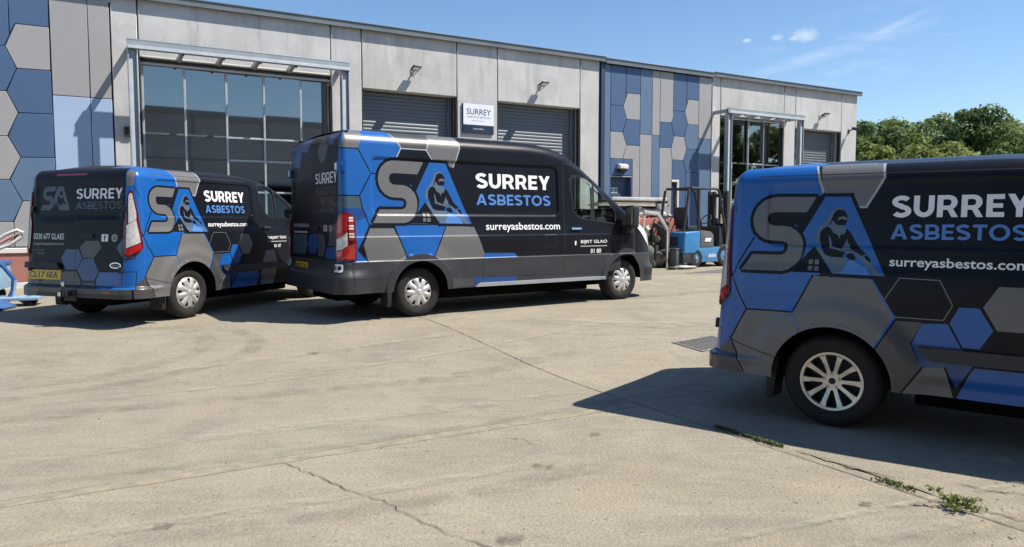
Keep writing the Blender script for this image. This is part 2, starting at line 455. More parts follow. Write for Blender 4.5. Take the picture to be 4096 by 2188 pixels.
mat('far_ground', (0.16, 0.155, 0.14), 0.95, var=0.25, vscale=0.4)
mat('crack_dirt', (0.045, 0.040, 0.033), 0.95, var=0.4, vscale=20)

xs = [-400, -150, -60, -25, -14, -8, 0, 8, 14, 30, 60, 150, 400]
ys = [-400, -120, -40, -12, 0, 3, 5, 6] + [6.5 + .35 * i for i in range(11)] + [11, 13, 17, 22, 30, 45, 80, 180, 500]
V = [(x, y, float(gz(y)) - .03) for y in ys for x in xs]
F = [(j * len(xs) + i, j * len(xs) + i + 1, (j + 1) * len(xs) + i + 1, (j + 1) * len(xs) + i) for j in range(len(ys) - 1) for i in range(len(xs) - 1)]
ground = struct(mesh_obj('ground', V, F, 'joint_dirt'))
CA, SA = math.cos(math.radians(30)), math.sin(math.radians(30))
def ab(a, b): return (a * CA - b * SA, a * SA + b * CA)
def slab(a0, a1, b0, b1, dz):
    na, nb = 12, 14; g = .003
    V = []; F = []
    for j in range(nb + 1):
        for i in range(na + 1):
            a = a0 + g + (a1 - a0 - 2 * g) * i / na; b = b0 + g + (b1 - b0 - 2 * g) * j / nb
            if i in (0, na): a += random.uniform(-.002, .002)
            if j in (0, nb): b += random.uniform(-.001, .001)
            x, y = ab(a, b); V.append((x, y, float(gz(y)) + dz))
    for j in range(nb):
        for i in range(na):
            k = j * (na + 1) + i; F.append((k, k + 1, k + na + 2, k + na + 1))
    rim = [i for i in range(na + 1)] + [(j + 1) * (na + 1) - 1 for j in range(1, nb + 1)] + [nb * (na + 1) + i for i in range(na - 1, -1, -1)] + [j * (na + 1) for j in range(nb - 1, 0, -1)]
    n0 = len(V); nr = len(rim); V += [V[i] for i in rim] + [(V[i][0], V[i][1], V[i][2] - .06) for i in rim]
    for q in range(nr): F.append((n0 + q, n0 + nr + q, n0 + nr + (q + 1) % nr, n0 + (q + 1) % nr))
    o = mesh_obj('slab', V, F, 'yard_concrete', ground, smooth=False)
    sm = np.zeros(len(F), bool); sm[:na * nb] = True; o.data.polygons.foreach_set('use_smooth', sm)
    return o
AL = [-20.1, -14.1, -8.1, -2.1, 3.9, 9.9, 15.9, 21.9, 27.9, 36]; BL = [-15.25, -10.25, -5.25, -.25, 4.75, 9.75, 13.4, 17.03]
for i in range(len(AL) - 1):
    for j in range(len(BL) - 1):
        slab(AL[i], AL[i + 1], BL[j], BL[j + 1], 0.0)

def ribbon(name, pts, w, jit, seed, m='crack_dirt'):
    r = random.Random(seed); L = []; 
    for p, q in zip(pts, pts[1:]):
        n = max(2, int(math.hypot(q[0] - p[0], q[1] - p[1]) / .05))
        for k in range(n): t = k / n; L.append((p[0] + (q[0] - p[0]) * t + r.uniform(-jit, jit), p[1] + (q[1] - p[1]) * t + r.uniform(-jit, jit)))
    L.append(pts[-1]); V = []; F = []
    for i, p in enumerate(L):
        a, b = L[max(i - 1, 0)], L[min(i + 1, len(L) - 1)]
        d = Vector((b[0] - a[0], b[1] - a[1])); d.normalize()
        ww = w * r.uniform(.25, 1.0) * (1 if 0 < i < len(L) - 1 else .1)
        for s_ in (-1, 1):
            x, y = p[0] - d.y * ww * s_ / 2, p[1] + d.x * ww * s_ / 2; V.append((x, y, float(gz(y)) + .0065))
        if i: F.append((2 * i - 2, 2 * i - 1, 2 * i + 1, 2 * i))
    return mesh_obj(name, V, F, m, ground)
ribbon('crack', [(-1.42, 4.51), (-1.14, 4.26), (-.91, 4.04), (-.70, 3.89), (-.48, 3.62), (-.30, 3.46), (-.05, 3.27), (.3, 3.0)], .0075, .014, 1)
ribbon('crack', [(2.02, 4.46), (2.12, 4.34), (2.2, 4.28), (2.3, 4.22)], .016, .01, 2)
ribbon('crack', [(2.55, 4.15), (2.68, 4.02), (2.78, 3.99), (2.9, 3.9)], .012, .014, 3)
ribbon('crack', [(2.75, 3.95), (2.86, 3.84), (2.95, 3.83)], .010, .012, 4)
ribbon('crack', [(2.36, 3.86), (2.55, 3.62), (2.7, 3.52), (2.9, 3.42)], .012, .012, 5)
ribbon('crack', [(-.05, 5.05), (.08, 5.02), (.14, 4.88)], .006, .012, 6)
ribbon('crack', [(1.05, 6.05), (.85, 6.0), (.7, 5.93)], .006, .012, 7)
ribbon('crack', [(-2.0, 7.1), (-1.5, 7.42), (-.9, 7.62)], .007, .02, 8)
ribbon('crack', [(1.2, 9.4), (1.9, 9.1), (2.6, 9.0)], .009, .02, 9)
# broken edge of the joint, filled with dirt
mat('spalled', (0.20, 0.175, 0.13), 0.95, var=0.45, vscale=25, bump=0.8, bscale=60)
ribbon('spalled_edge', [(1.86, 4.76), (1.95, 4.62), (2.05, 4.47), (2.14, 4.33), (2.22, 4.14)], .055, .012, 10, 'spalled')
ribbon('spalled_edge', [(2.24, 4.12), (2.33, 3.96), (2.42, 3.8)], .03, .008, 11, 'spalled')
ribbon('joint_crack', [ab(3.9, b) for b in (-.25, 2, 3.2, 4.75, 7, 9.75)], .008, .004, 12)
mat('strip_concrete', (.268, .234, .174), .9, var=.35, vscale=9, bump=.25, bscale=120, spec=.25)
def strip_slab(a0, a1, b0, b1):
    V = []; n = 40
    for i in range(n + 1):
        a = a0 + (a1 - a0) * i / n
        for b in (b0 + random.uniform(-.012, .012), b1 + random.uniform(-.012, .012)): x, y = ab(a, b); V.append((x, y, float(gz(y)) + .002))
    return mesh_obj('repair_strip', V, [(2 * i, 2 * i + 2, 2 * i + 3, 2 * i + 1) for i in range(n)], 'strip_concrete', ground)
strip_slab(-2.09, 3.88, 4.62, 4.74); strip_slab(-8, -2.11, 4.62, 4.74)
# tyre rubs, dust streaks and oil drips worn into the surface
def stain_mat(name, col, amt, sc):
    m = bpy.data.materials.new(name); m.use_nodes = True
    nd = m.node_tree.nodes; lk = m.node_tree.links; b = nd['Principled BSDF']; out = nd['Material Output']
    b.inputs['Base Color'].default_value = (*col, 1); b.inputs['Roughness'].default_value = .9; b.inputs['Specular IOR Level'].default_value = .2
    geo = nd.new('ShaderNodeNewGeometry'); n = nd.new('ShaderNodeTexNoise'); n.inputs['Scale'].default_value = sc; n.inputs['Detail'].default_value = 9; n.inputs['Roughness'].default_value = .75; lk.new(geo.outputs['Position'], n.inputs['Vector'])
    r = nd.new('ShaderNodeMapRange'); r.inputs['From Min'].default_value = .40; r.inputs['From Max'].default_value = .66; r.inputs['To Max'].default_value = amt; lk.new(n.outputs['Fac'], r.inputs['Value'])
    uv = nd.new('ShaderNodeAttribute'); uv.attribute_name = 'edge'; mu = nd.new('ShaderNodeMath'); mu.operation = 'MULTIPLY'; lk.new(uv.outputs['Fac'], mu.inputs[0]); lk.new(r.outputs[0], mu.inputs[1])
    tr = nd.new('ShaderNodeBsdfTransparent'); ms = nd.new('ShaderNodeMixShader'); lk.new(mu.outputs[0], ms.inputs[0]); lk.new(tr.outputs[0], ms.inputs[1]); lk.new(b.outputs[0], ms.inputs[2]); lk.new(ms.outputs[0], out.inputs['Surface'])
    MATS[name] = m
stain_mat('stain_dark', (.12, .108, .09), .24, 4.0); stain_mat('stain_light', (.42, .38, .31), .5, 5.0); stain_mat('stain_oil', (.05, .045, .04), .7, 14.0)
def stain(name, pts, w, m, lift):
    """a soft-edged band following a path"""
    P = [Vector(p) for p in pts]; L = []
    for i in range(len(P) - 1):
        p0, p1, p2, p3 = P[max(i - 1, 0)], P[i], P[i + 1], P[min(i + 2, len(P) - 1)]
        for k in range(10):
            t = k / 10; L.append(.5 * ((2 * p1) + (p2 - p0) * t + (2 * p0 - 5 * p1 + 4 * p2 - p3) * t * t + (3 * p1 - p0 - 3 * p2 + p3) * t ** 3))
    L.append(P[-1]); V = []; F = []; E = []
    for i, p in enumerate(L):
        d = (L[min(i + 1, len(L) - 1)] - L[max(i - 1, 0)]).normalized(); q = Vector((-d.y, d.x)); f = i / (len(L) - 1); fade = min(1, f * 5, (1 - f) * 5)
        for k, e in ((-.5, 0), (-.22, 1), (.22, 1), (.5, 0)):
            x, y = p + q * k * w; V.append((x, y, float(gz(y)) + lift)); E.append(e * fade)
        if i:
            for k in range(3): F.append((4 * i - 4 + k, 4 * i - 3 + k, 4 * i + 1 + k, 4 * i + k))
    o = mesh_obj(name, V, F, m, ground); at = o.data.attributes.new('edge', 'FLOAT', 'POINT'); at.data.foreach_set('value', np.array(E, dtype=np.float32)); return o
lf = .0075
for pts, w, m in [([(-5.2, 8.9), (-4.2, 9.1), (-3.6, 8.6), (-3.5, 7.8), (-4.2, 6.8), (-6, 5.9)], .30, 'stain_dark'), ([(-4.3, 9.3), (-3.4, 9.0), (-2.9, 8.3), (-3.1, 7.4), (-4.2, 6.2), (-5.6, 5.2)], .26, 'stain_dark'),
                  ([(-4.2, 5.8), (-2.4, 6.75), (-1.2, 7.6), (.2, 8.6), (1.6, 9.8)], .10, 'stain_light'), ([(-5, 4.9), (-2.6, 6.1), (-.6, 7.0), (1.0, 8.3)], .32, 'stain_dark'), ([(-4.5, 6.6), (-2.2, 7.9), (-.5, 8.9)], .16, 'stain_light'),
                  ([(-3.5, 4.3), (-1.8, 5.2), (-.2, 6.0), (.8, 6.6)], .22, 'stain_light'), ([(-4, 3.6), (-2, 4.45), (-.2, 5.4), (1.5, 6.6), (2.4, 7.6)], .14, 'stain_dark'), ([(-1.9, 3.3), (-.4, 3.9), (.8, 4.6)], .22, 'stain_dark'),
                  ([(-2.6, 3.2), (-1, 3.9), (.4, 4.6)], .14, 'stain_light'), ([(1.0, 3.0), (2.0, 3.5), (3.4, 4.0)], .10, 'stain_light'), ([(.8, 3.3), (1.9, 3.75), (3.2, 4.25)], .07, 'stain_light'), ([(0, 9.8), (2.2, 9.4), (5, 11.5)], .5, 'stain_light'), ([(.5, 11.5), (3, 13), (6, 15.5)], .4, 'stain_dark'),
                  ([(1.6, 3.35), (2.4, 3.5), (3.0, 3.9)], .16, 'stain_dark')]:
    stain('worn_streak', pts, w, m, lf); lf += .0004
for k in range(8):
    x, y = random.uniform(-3.5, 3), random.uniform(3.2, 8.8); r = random.uniform(.02, .09); stain('oil_drip', [(x - r, y), (x, y + r * .2), (x + r, y)], r * 1.5, 'stain_oil', lf); lf += .0002
# loose grit and pebbles
def pebbles():
    V = []; F = []
    P = [(random.gauss(2.75, .35), random.gauss(3.75, .28)) for _ in range(90)] + [(random.uniform(-4, 5), random.uniform(2.8, 9)) for _ in range(70)]
    for x, y in P:
        r = random.uniform(.004, .013); z = float(gz(y)) + r * .3; n = len(V); t0 = random.uniform(0, 6)
        for k in range(5): V.append((x + r * math.cos(t0 + k * 1.257) * random.uniform(.7, 1.2), y + r * math.sin(t0 + k * 1.257) * random.uniform(.7, 1.2), z - r * .3))
        V.append((x, y, z + r * .5))
        F += [(n + k, n + (k + 1) % 5, n + 5) for k in range(5)]
    mat('pebble', (0.22, 0.20, 0.17), 0.9, var=0.6, vscale=3)
    o = struct(mesh_obj('grit', V, F, 'pebble'), 'stuff'); o['label'] = 'loose grit and pebbles scattered over the concrete yard'; o['category'] = 'grit'
pebbles()

# ------------------------------------------------------------------ the long concrete building
mat('coping_metal', (0.165, 0.185, 0.195), 0.45, metal=0.3, var=0.15, vscale=1.5)
mat('roof_sheet', (0.20, 0.21, 0.22), 0.6, var=0.2)
mat('clad_blue', (0.062, 0.115, 0.220), 0.5, var=0.06, vscale=.8)
mat('clad_mid_blue', (0.105, 0.170, 0.270), 0.5, var=0.06, vscale=.8)
mat('clad_light_blue', (0.34, 0.45, 0.61), 0.5, var=0.05, vscale=.8)
mat('clad_grey', (0.325, 0.320, 0.322), 0.5, var=0.05, vscale=.8)
mat('clad_dark_edge', (0.030, 0.048, 0.085), 0.5)
mat('shutter', (0.125, 0.145, 0.165), 0.45, metal=0.2, var=0.1, vscale=3)
mat('galv', (0.37, 0.40, 0.42), 0.45, metal=0.35, var=0.12, vscale=5)
mat('galv_light', (0.56, 0.60, 0.63), 0.45, metal=0.2, var=0.1, vscale=5)
mat('mullion_metal', (0.48, 0.50, 0.50), 0.4, metal=0.4, var=0.12, vscale=6)
mat('mullion_dark', (0.10, 0.11, 0.115), 0.45, metal=0.3)
mat('soffit', (0.68, 0.66, 0.60), 0.8, var=0.1)
mat('plinth_red', (0.36, 0.155, 0.125), 0.85, var=0.18, vscale=4, bump=.2)
mat('plinth_white', (0.66, 0.64, 0.60), 0.8, var=0.15, vscale=4)
mat('interior_dark', (0.14, 0.15, 0.15), 0.9)
mat('interior_grey', (0.40, 0.42, 0.42), 0.9, var=0.2)
mat('joint_black', (0.025, 0.025, 0.024), 0.9)
mat('door_blue', (0.055, 0.085, 0.13), 0.45, var=0.08)
mat('sign_white', (0.74, 0.77, 0.83), 0.4)
mat('sign_navy', (0.022, 0.040, 0.075), 0.4)
mat('lamp_black', (0.03, 0.03, 0.03), 0.5)
def concrete_panel_mat(name, c1, c2, stain):
    m = bpy.data.materials.new(name); m.use_nodes = True
    nd = m.node_tree.nodes; lk = m.node_tree.links; b = nd['Principled BSDF']
    tc = nd.new('ShaderNodeTexCoord')
    def noise(sc, det, stretch, dist=0., off=(0, 0, 0)):
        mp = nd.new('ShaderNodeMapping'); mp.inputs['Scale'].default_value = stretch; mp.inputs['Location'].default_value = off
        lk.new(tc.outputs['Object'], mp.inputs['Vector'])
        n = nd.new('ShaderNodeTexNoise'); n.inputs['Scale'].default_value = sc; n.inputs['Detail'].default_value = det; n.inputs['Roughness'].default_value = .66; n.inputs['Distortion'].default_value = dist
        lk.new(mp.outputs[0], n.inputs['Vector']); return n.outputs['Fac']
    def rg(v, a, b_, c=0., d=1.):
        n = nd.new('ShaderNodeMapRange'); n.inputs['From Min'].default_value = a; n.inputs['From Max'].default_value = b_; n.inputs['To Min'].default_value = c; n.inputs['To Max'].default_value = d
        lk.new(v, n.inputs['Value']); return n.outputs[0]
    def mix(f, a, b_):
        n = nd.new('ShaderNodeMix'); n.data_type = 'RGBA'
        lk.new(f, n.inputs['Factor'])
        for s_, v in (('A', a), ('B', b_)):
            if isinstance(v, tuple): n.inputs[s_].default_value = (*v, 1)
            else: lk.new(v, n.inputs[s_])
        return n.outputs['Result']
    c = mix(rg(noise(.9, 8, (1, 1, 1), .6), .35, .65), c1, c2)
    c = mix(rg(noise(2.0, 7, (1.2, 1, .5), .5, (3, 1, 7)), .55, .72, 0, .55), c, tuple(min(.85, v * 1.22) for v in c2))
    c = mix(rg(noise(1.6, 8, (2.6, 1, .30), .3, (9, 2, 1)), .52, .70, 0, .65), c, stain)
    c = mix(rg(noise(7, 6, (1, 1, 1), 1.4, (5, 5, 5)), .62, .75, 0, .22), c, tuple(v * .7 for v in stain))
    c = mix(rg(noise(38, 4, (1, 1, 1)), .35, .7, 0, .18), c, tuple(v * .75 for v in c1))
    lk.new(c, b.inputs['Base Color']); b.inputs['Roughness'].default_value = .85; b.inputs['Specular IOR Level'].default_value = .3
    bp = nd.new('ShaderNodeBump'); bp.inputs['Strength'].default_value = .25; bp.inputs['Distance'].default_value = .01
    lk.new(noise(22, 7, (1, 1, 1)), bp.inputs['Height']); lk.new(bp.outputs[0], b.inputs['Normal'])
    MATS[name] = m
concrete_panel_mat('precast_a', (.45, .447, .435), (.585, .582, .572), (.32, .322, .31))
concrete_panel_mat('precast_b', (.445, .443, .42), (.55, .548, .525), (.33, .335, .305))
concrete_panel_mat('precast_c', (.46, .453, .45), (.55, .545, .54), (.355, .352, .345))

UL, UR, ZE = -4.0, 25.22, 6.03
bld = thing('industrial_building', 'long low industrial building of pale concrete panels with hexagon-patterned blue cladding and roller doors', 'building', (-9.483, 14.2, 0), math.radians(30))
ZB = .12
def part_box(name, m, u0, u1, y0, y1, z0, z1, parent=bld, bevel=.008):
    """a box part whose origin sits at its own corner, so noise differs from panel to panel"""
    o = MB().box(u0, u1, y0, y1, z0, z1).build(name, m, parent, bevel, seg=1)
    return o
G = .012
for u0, u1, z0, z1, m in [(1.70, 2.19, ZB, 6.0, 'precast_a'), (2.19, 6.15, 4.85, 6.0, 'precast_a'), (6.15, 6.88, ZB, 6.0, 'precast_c'), (6.88, 9.355, 4.64, 6.0, 'precast_b'),
                          (9.355, 10.515, ZB, 6.0, 'precast_c'), (10.515, 13.13, 4.63, 6.0, 'precast_a'), (13.13, 13.80, ZB, 6.0, 'precast_b'),
                          (18.12, 18.49, ZB, 6.0, 'precast_a'), (18.49, 21.40, 4.83, 6.0, 'precast_b'), (21.40, 21.96, ZB, 6.0, 'precast_c'), (21.96, 24.36, 4.66, 6.0, 'precast_a'), (24.36, 25.22, ZB, 6.0, 'precast_c')]:
    part_box('concrete_panel', m, u0 + G, u1 - G, 0, .30, z0, z1 - .01, bevel=.012)
# dark joint backing, roof, end and rear walls
part_box('joint_backing', 'joint_black', 1.72, 13.78, .16, .22, 4.9, 5.98)
part_box('joint_backing', 'joint_black', 18.14, 25.1, .16, .22, 4.9, 5.98)
for u in (2.19, 6.15, 6.88, 9.355, 10.515, 13.13, 18.49, 21.40, 21.96, 24.36): part_box('joint_seal', 'joint_black', u - .03, u + .03, .02, .15, ZB, 4.62 if u not in (2.19,) else 4.84)
part_box('roof', 'roof_sheet', UL + .05, UR - .05, .35, 16, 5.80, 5.95)
part_box('end_wall', 'precast_c', UR - .3, UR - .005, .32, 16, ZB, 5.99)
part_box('end_wall', 'precast_c', UL, UL + .3, .32, 16, ZB, 5.99)
part_box('rear_wall', 'precast_c', UL + .32, UR - .32, 15.7, 16, ZB, 5.99)
part_box('floor_slab', 'interior_dark', UL + .32, UR - .32, .32, 15.6, ZB, .26)
for u in (6.5, 13.5, 18.3): part_box('partition', 'interior_grey', u - .1, u + .1, .35, 15.5, .27, 5.78)
part_box('room_wall', 'interior_grey', 1.8, 6.38, 4.5, 4.7, .27, 5.78)
part_box('room_wall', 'interior_grey', 18.42, 25, 5.5, 5.7, .27, 5.78)
part_box('upper_floor', 'interior_grey', 2.0, 6.38, .55, 4.48, 2.95, 3.15)
for k in range(5): part_box('storage_shelf', 'interior_grey', 2.3 + k * .8, 2.9 + k * .8, 2.6 + .3 * (k % 2), 3.2, .27, 1.6 + .25 * (k % 3))
part_box('roof_beam', 'plinth_white', 2.0, 6.38, 1.5, 1.62, 4.3, 4.5); part_box('roof_beam', 'plinth_white', 2.0, 6.38, 3.0, 3.12, 4.3, 4.5)
# coping along the eaves
for u0, u1 in ((UL - .05, 1.7), (1.71, 13.93), (13.94, 18.1), (18.11, 25.32)):
    hi = 0.0 if u0 < 13.9 or u0 > 18 else -.03
    MB().box(u0, u1, -.10, .40, 6.0 + hi, 6.075 + hi).box(u0, u1, -.115, -.085, 5.965 + hi, 6.095 + hi).box(u0, u1, -.135, .42, 6.09 + hi, 6.115 + hi).build('coping', 'coping_metal', bld, .006, seg=1)

def clad(poly, m, parent=bld, t=.045, g=.007):
    """one cladding piece: polygon in (u,z), shrunk to leave a joint, 45 mm thick"""
    n = len(poly); q = []
    area = sum(poly[i][0] * poly[(i + 1) % n][1] - poly[(i + 1) % n][0] * poly[i][1] for i in range(n))
    sg_ = 1 if area > 0 else -1
    for i in range(n):
        a, b, d = Vector(poly[i - 1]), Vector(poly[i]), Vector(poly[(i + 1) % n])
        e1 = (b - a).normalized(); e2 = (d - b).normalized()
        n1 = Vector((-e1.y, e1.x)) * sg_; n2 = Vector((-e2.y, e2.x)) * sg_
        bis = n1 + n2; bis = bis / bis.dot(n1) if bis.length > .3 else n1
        q.append(tuple(b + bis * g))
    return MB().prism(q, -t * .5, t * .5).build('cladding_panel', m, parent, .005, seg=1)
part_box('cladding_backing', 'clad_dark_edge', UL, 1.69, .03, .28, ZB, 5.98)
part_box('cladding_backing', 'clad_dark_edge', 13.97, 18.10, .03, .28, 2.82, 5.95)
part_box('cladding_backing', 'clad_dark_edge', 14.98, 18.10, .03, .28, ZB, 2.80)
B_, L_, M_, G_ = 'clad_blue', 'clad_light_blue', 'clad_mid_blue', 'clad_grey'
for poly, m in [([(.02, 5.98), (.66, 5.98), (.66, 5.23), (.12, 5.23), (.02, 5.02)], B_), ([(-.62, 5.98), (.02, 5.98), (.02, 5.02), (-.06, 4.80), (-.62, 4.80)], B_),
                ([(.12, 5.23), (.66, 5.23), (.66, 4.41), (.11, 4.40), (-.06, 4.80)], G_), ([(.11, 4.40), (.66, 4.41), (.67, 3.58), (.10, 3.57), (-.07, 3.96)], B_),
                ([(.10, 3.57), (.67, 3.58), (.67, 2.74), (.11, 2.73), (-.08, 3.12)], B_), ([(.11, 2.73), (.67, 2.74), (.67, 1.9), (.11, 1.9), (-.08, 2.3)], M_),
                ([(-.62, 4.80), (-.06, 4.80), (.11, 4.40), (-.07, 3.96), (-.62, 3.96)], B_), ([(-.62, 3.96), (-.07, 3.96), (.10, 3.57), (-.08, 3.12), (-.62, 3.12)], G_),
                ([(-.62, 3.12), (-.08, 3.12), (.11, 2.73), (-.08, 2.30), (-.62, 2.30)], G_), ([(-.62, 2.30), (-.08, 2.30), (.11, 1.9), (-.05, 1.5), (-.62, 1.5)], M_),
                ([(.11, 1.9), (.67, 1.9), (.67, 1.02), (-.05, 1.02), (-.05, 1.5)], G_), ([(-.62, 1.5), (-.05, 1.5), (-.05, 1.02), (-.62, 1.02)], G_),
                ([(.67, 5.98), (1.31, 5.98), (1.31, 3.95), (.67, 3.95)], G_), ([(1.31, 5.98), (1.69, 5.98), (1.69, 3.95), (1.31, 3.95)], G_),
                ([(.67, 3.95), (1.31, 3.95), (1.31, 1.02), (.67, 1.02)], L_), ([(1.31, 3.95), (1.69, 3.95), (1.69, 1.02), (1.31, 1.02)], L_),
                ([(-1.6, 5.98), (-.62, 5.98), (-.62, 1.02), (-1.6, 1.02)], G_), ([(-2.8, 5.98), (-1.6, 5.98), (-1.6, 1.02), (-2.8, 1.02)], M_), ([(-4, 5.98), (-2.8, 5.98), (-2.8, 1.02), (-4, 1.02)], G_)]:
    clad(poly, m)
part_box('plinth_cap', 'plinth_white', UL, 1.69, -.09, .02, .90, 1.0)
part_box('plinth', 'plinth_red', UL, 1.69, -.06, .02, .34, .895)
part_box('plinth_base', 'plinth_white', UL, 1.69, -.08, .02, ZB, .335)
# right-hand hexagon bay
part_box('corner_trim', 'clad_dark_edge', 13.82, 13.955, -.05, .28, ZB, 5.99)
part_box('corner_trim', M_, 13.965, 14.165, -.02, .02, ZB, 5.93)
T = 5.93
for poly, m in [([(14.17, T), (14.72, T), (14.72, 5.04), (14.62, 4.81), (14.17, 4.81)], B_), ([(14.72, T), (15.25, T), (15.25, 5.195), (14.78, 5.19), (14.72, 5.04)], B_),
                ([(14.78, 5.19), (15.25, 5.195), (15.25, 4.45), (14.76, 4.45), (14.62, 4.81)], G_), ([(14.17, 4.81), (14.62, 4.81), (14.76, 4.45), (14.61, 4.07), (14.17, 4.07)], B_),
                ([(14.76, 4.45), (15.25, 4.45), (15.25, 3.71), (14.76, 3.71), (14.61, 4.07)], B_), ([(14.17, 4.07), (14.61, 4.07), (14.76, 3.71), (14.62, 3.31), (14.17, 3.31)], G_),
                ([(14.76, 3.71), (15.25, 3.71), (15.25, ZB), (14.98, ZB), (14.98, 3.31), (14.62, 3.31)], G_), ([(14.17, 3.31), (14.66, 3.31), (14.66, 2.83), (14.17, 2.83)], B_), ([(14.66, 3.31), (14.98, 3.31), (14.98, 2.83), (14.66, 2.83)], B_),
                ([(15.25, T), (15.70, T), (15.70, 4.05), (15.25, 4.05)], M_), ([(15.25, 4.05), (15.70, 4.05), (15.70, ZB), (15.25, ZB)], G_), ([(15.70, T), (16.0, T), (16.0, 4.05), (15.70, 4.05)], G_), ([(15.70, 4.05), (16.0, 4.05), (16.0, ZB), (15.70, ZB)], M_),
                ([(16.0, T), (16.52, T), (16.52, 4.62), (16.45, 4.455), (16.0, 4.45)], G_), ([(16.52, T), (17.05, T), (17.05, 5.0), (16.98, 4.82), (16.52, 4.82)], B_), ([(17.05, T), (17.55, T), (17.55, 5.2), (17.12, 5.2), (17.05, 5.0)], B_),
                ([(17.12, 5.2), (17.55, 5.2), (17.55, 4.455), (17.11, 4.45), (16.98, 4.82)], G_), ([(16.52, 4.82), (16.98, 4.82), (17.11, 4.45), (16.97, 4.07), (16.57, 4.07), (16.45, 4.44)], B_),
                ([(16.0, 4.45), (16.45, 4.45), (16.57, 4.07), (16.45, 3.71), (16.0, 3.70)], B_), ([(17.11, 4.45), (17.55, 4.455), (17.55, 3.715), (17.07, 3.71), (16.97, 4.07)], M_),
                ([(16.57, 4.07), (16.97, 4.07), (17.07, 3.71), (16.95, 3.36), (16.5, 3.36), (16.45, 3.71)], G_), ([(17.07, 3.71), (17.55, 3.715), (17.55, 3.0), (17.05, 3.0), (16.95, 3.36)], B_),
                ([(16.0, 3.70), (16.45, 3.71), (16.5, 3.36), (16.48, ZB), (16.0, ZB)], G_), ([(16.5, 3.36), (16.95, 3.36), (17.05, 3.0), (17.05, ZB), (16.79, ZB), (16.79, 2.78), (16.49, 2.78)], B_), ([(17.05, 3.0), (17.55, 3.0), (17.55, ZB), (17.05, ZB)], B_),
                ([(17.55, T), (18.08, T), (18.08, 4.05), (17.55, 4.05)], G_), ([(17.55, 4.05), (18.08, 4.05), (18.08, ZB), (17.55, ZB)], M_)]:
    clad(poly, m)
part_box('corner_trim', 'galv', 18.085, 18.115, -.04, .2, ZB, 5.96, bevel=.003)
# personnel doors in the hexagon bay
d = part_box('door', 'door_blue', 14.20, 14.94, .16, .22, .26, 2.78)
part_box('door_frame', 'clad_blue', 14.165, 14.20, -.02, .22, ZB, 2.80, d); part_box('door_frame', 'clad_blue', 14.94, 14.975, -.02, .22, ZB, 2.80, d); part_box('door_frame', 'galv', 14.165, 14.975, -.03, .22, 2.785, 2.815, d)
MB().box(14.86, 14.89, .12, .16, 1.15, 1.35).build('handle', 'galv_light', d, .004)
def facade_pt(a, b): return (a, .154, b)
flat_art('door_notice', [([[(14.30, 2.33), (14.58, 2.33), (14.58, 2.49), (14.30, 2.49)]], 'sign_white'), ([[(14.33, 2.35), (14.41, 2.35), (14.41, 2.46), (14.33, 2.46)]], 'sign_navy'), ([[(14.47, 2.35), (14.55, 2.35), (14.55, 2.46), (14.47, 2.46)]], 'sign_navy'),
                         ([[(14.35, 2.37), (14.39, 2.37), (14.37, 2.44)]], 'sign_white'), ([[(14.49, 2.37), (14.53, 2.37), (14.51, 2.44)]], 'sign_white')], facade_pt, None, d)
d = part_box('door', 'clad_blue', 16.49, 16.70, .03, .06, .26, 2.70)
part_box('door_frame', 'plinth_white', 16.485, 16.785, -.035, .06, 2.70, 2.77, d, .004); part_box('door_frame', 'plinth_white', 16.715, 16.785, -.034, .06, .26, 2.698, d, .004)

# roller doors, each curtain slat its own piece
def slat_mesh():
    mb = MB(); prof = [(.0, 0), (-.010, .012), (-.013, .045), (-.007, .078), (.0, .086)]
    V = [(x, p[0], p[1]) for x in (0, 1) for p in prof]; n = len(prof)
    mb.add(V, [(i, i + 1, n + i + 1, n + i) for i in range(n - 1)])
    return mb
SLAT = None
for u0, u1 in ((6.89, 9.35), (10.52, 13.12), (21.97, 24.35)):
    rd = MB().box(u0 + .02, u1 - .14, .38, .46, 4.45, 4.75).build('roller_door', 'shutter', bld, .01)
    for a, b in ((u0 + .002, u0 + .02), (u1 - .15, u1 - .03)): part_box('guide_rail', 'shutter', a, b, .24, .33, .26, 4.70, rd, .006)
    part_box('lintel_soffit', 'soffit', u0, u1, .301, .42, 4.66, 4.72, rd)
    z = .30
    part_box('bottom_rail', 'shutter', u0 + .02, u1 - .15, .27, .31, .22, .30, rd, .006)
    while z < 4.62:
        if SLAT is None:
            o = slat_mesh().build('slat', 'shutter', rd, smooth=True); SLAT = o.data
        else: o = link(bpy.data.objects.new('slat', SLAT), rd)
        o.scale = (u1 - u0 - .17, 1, 1); o.location = (u0 + .02, .30, z); z += .0865
    part_box('shutter_backing', 'interior_dark', u0 + .02, u1 - .15, .305, .325, .3, 4.6, rd)

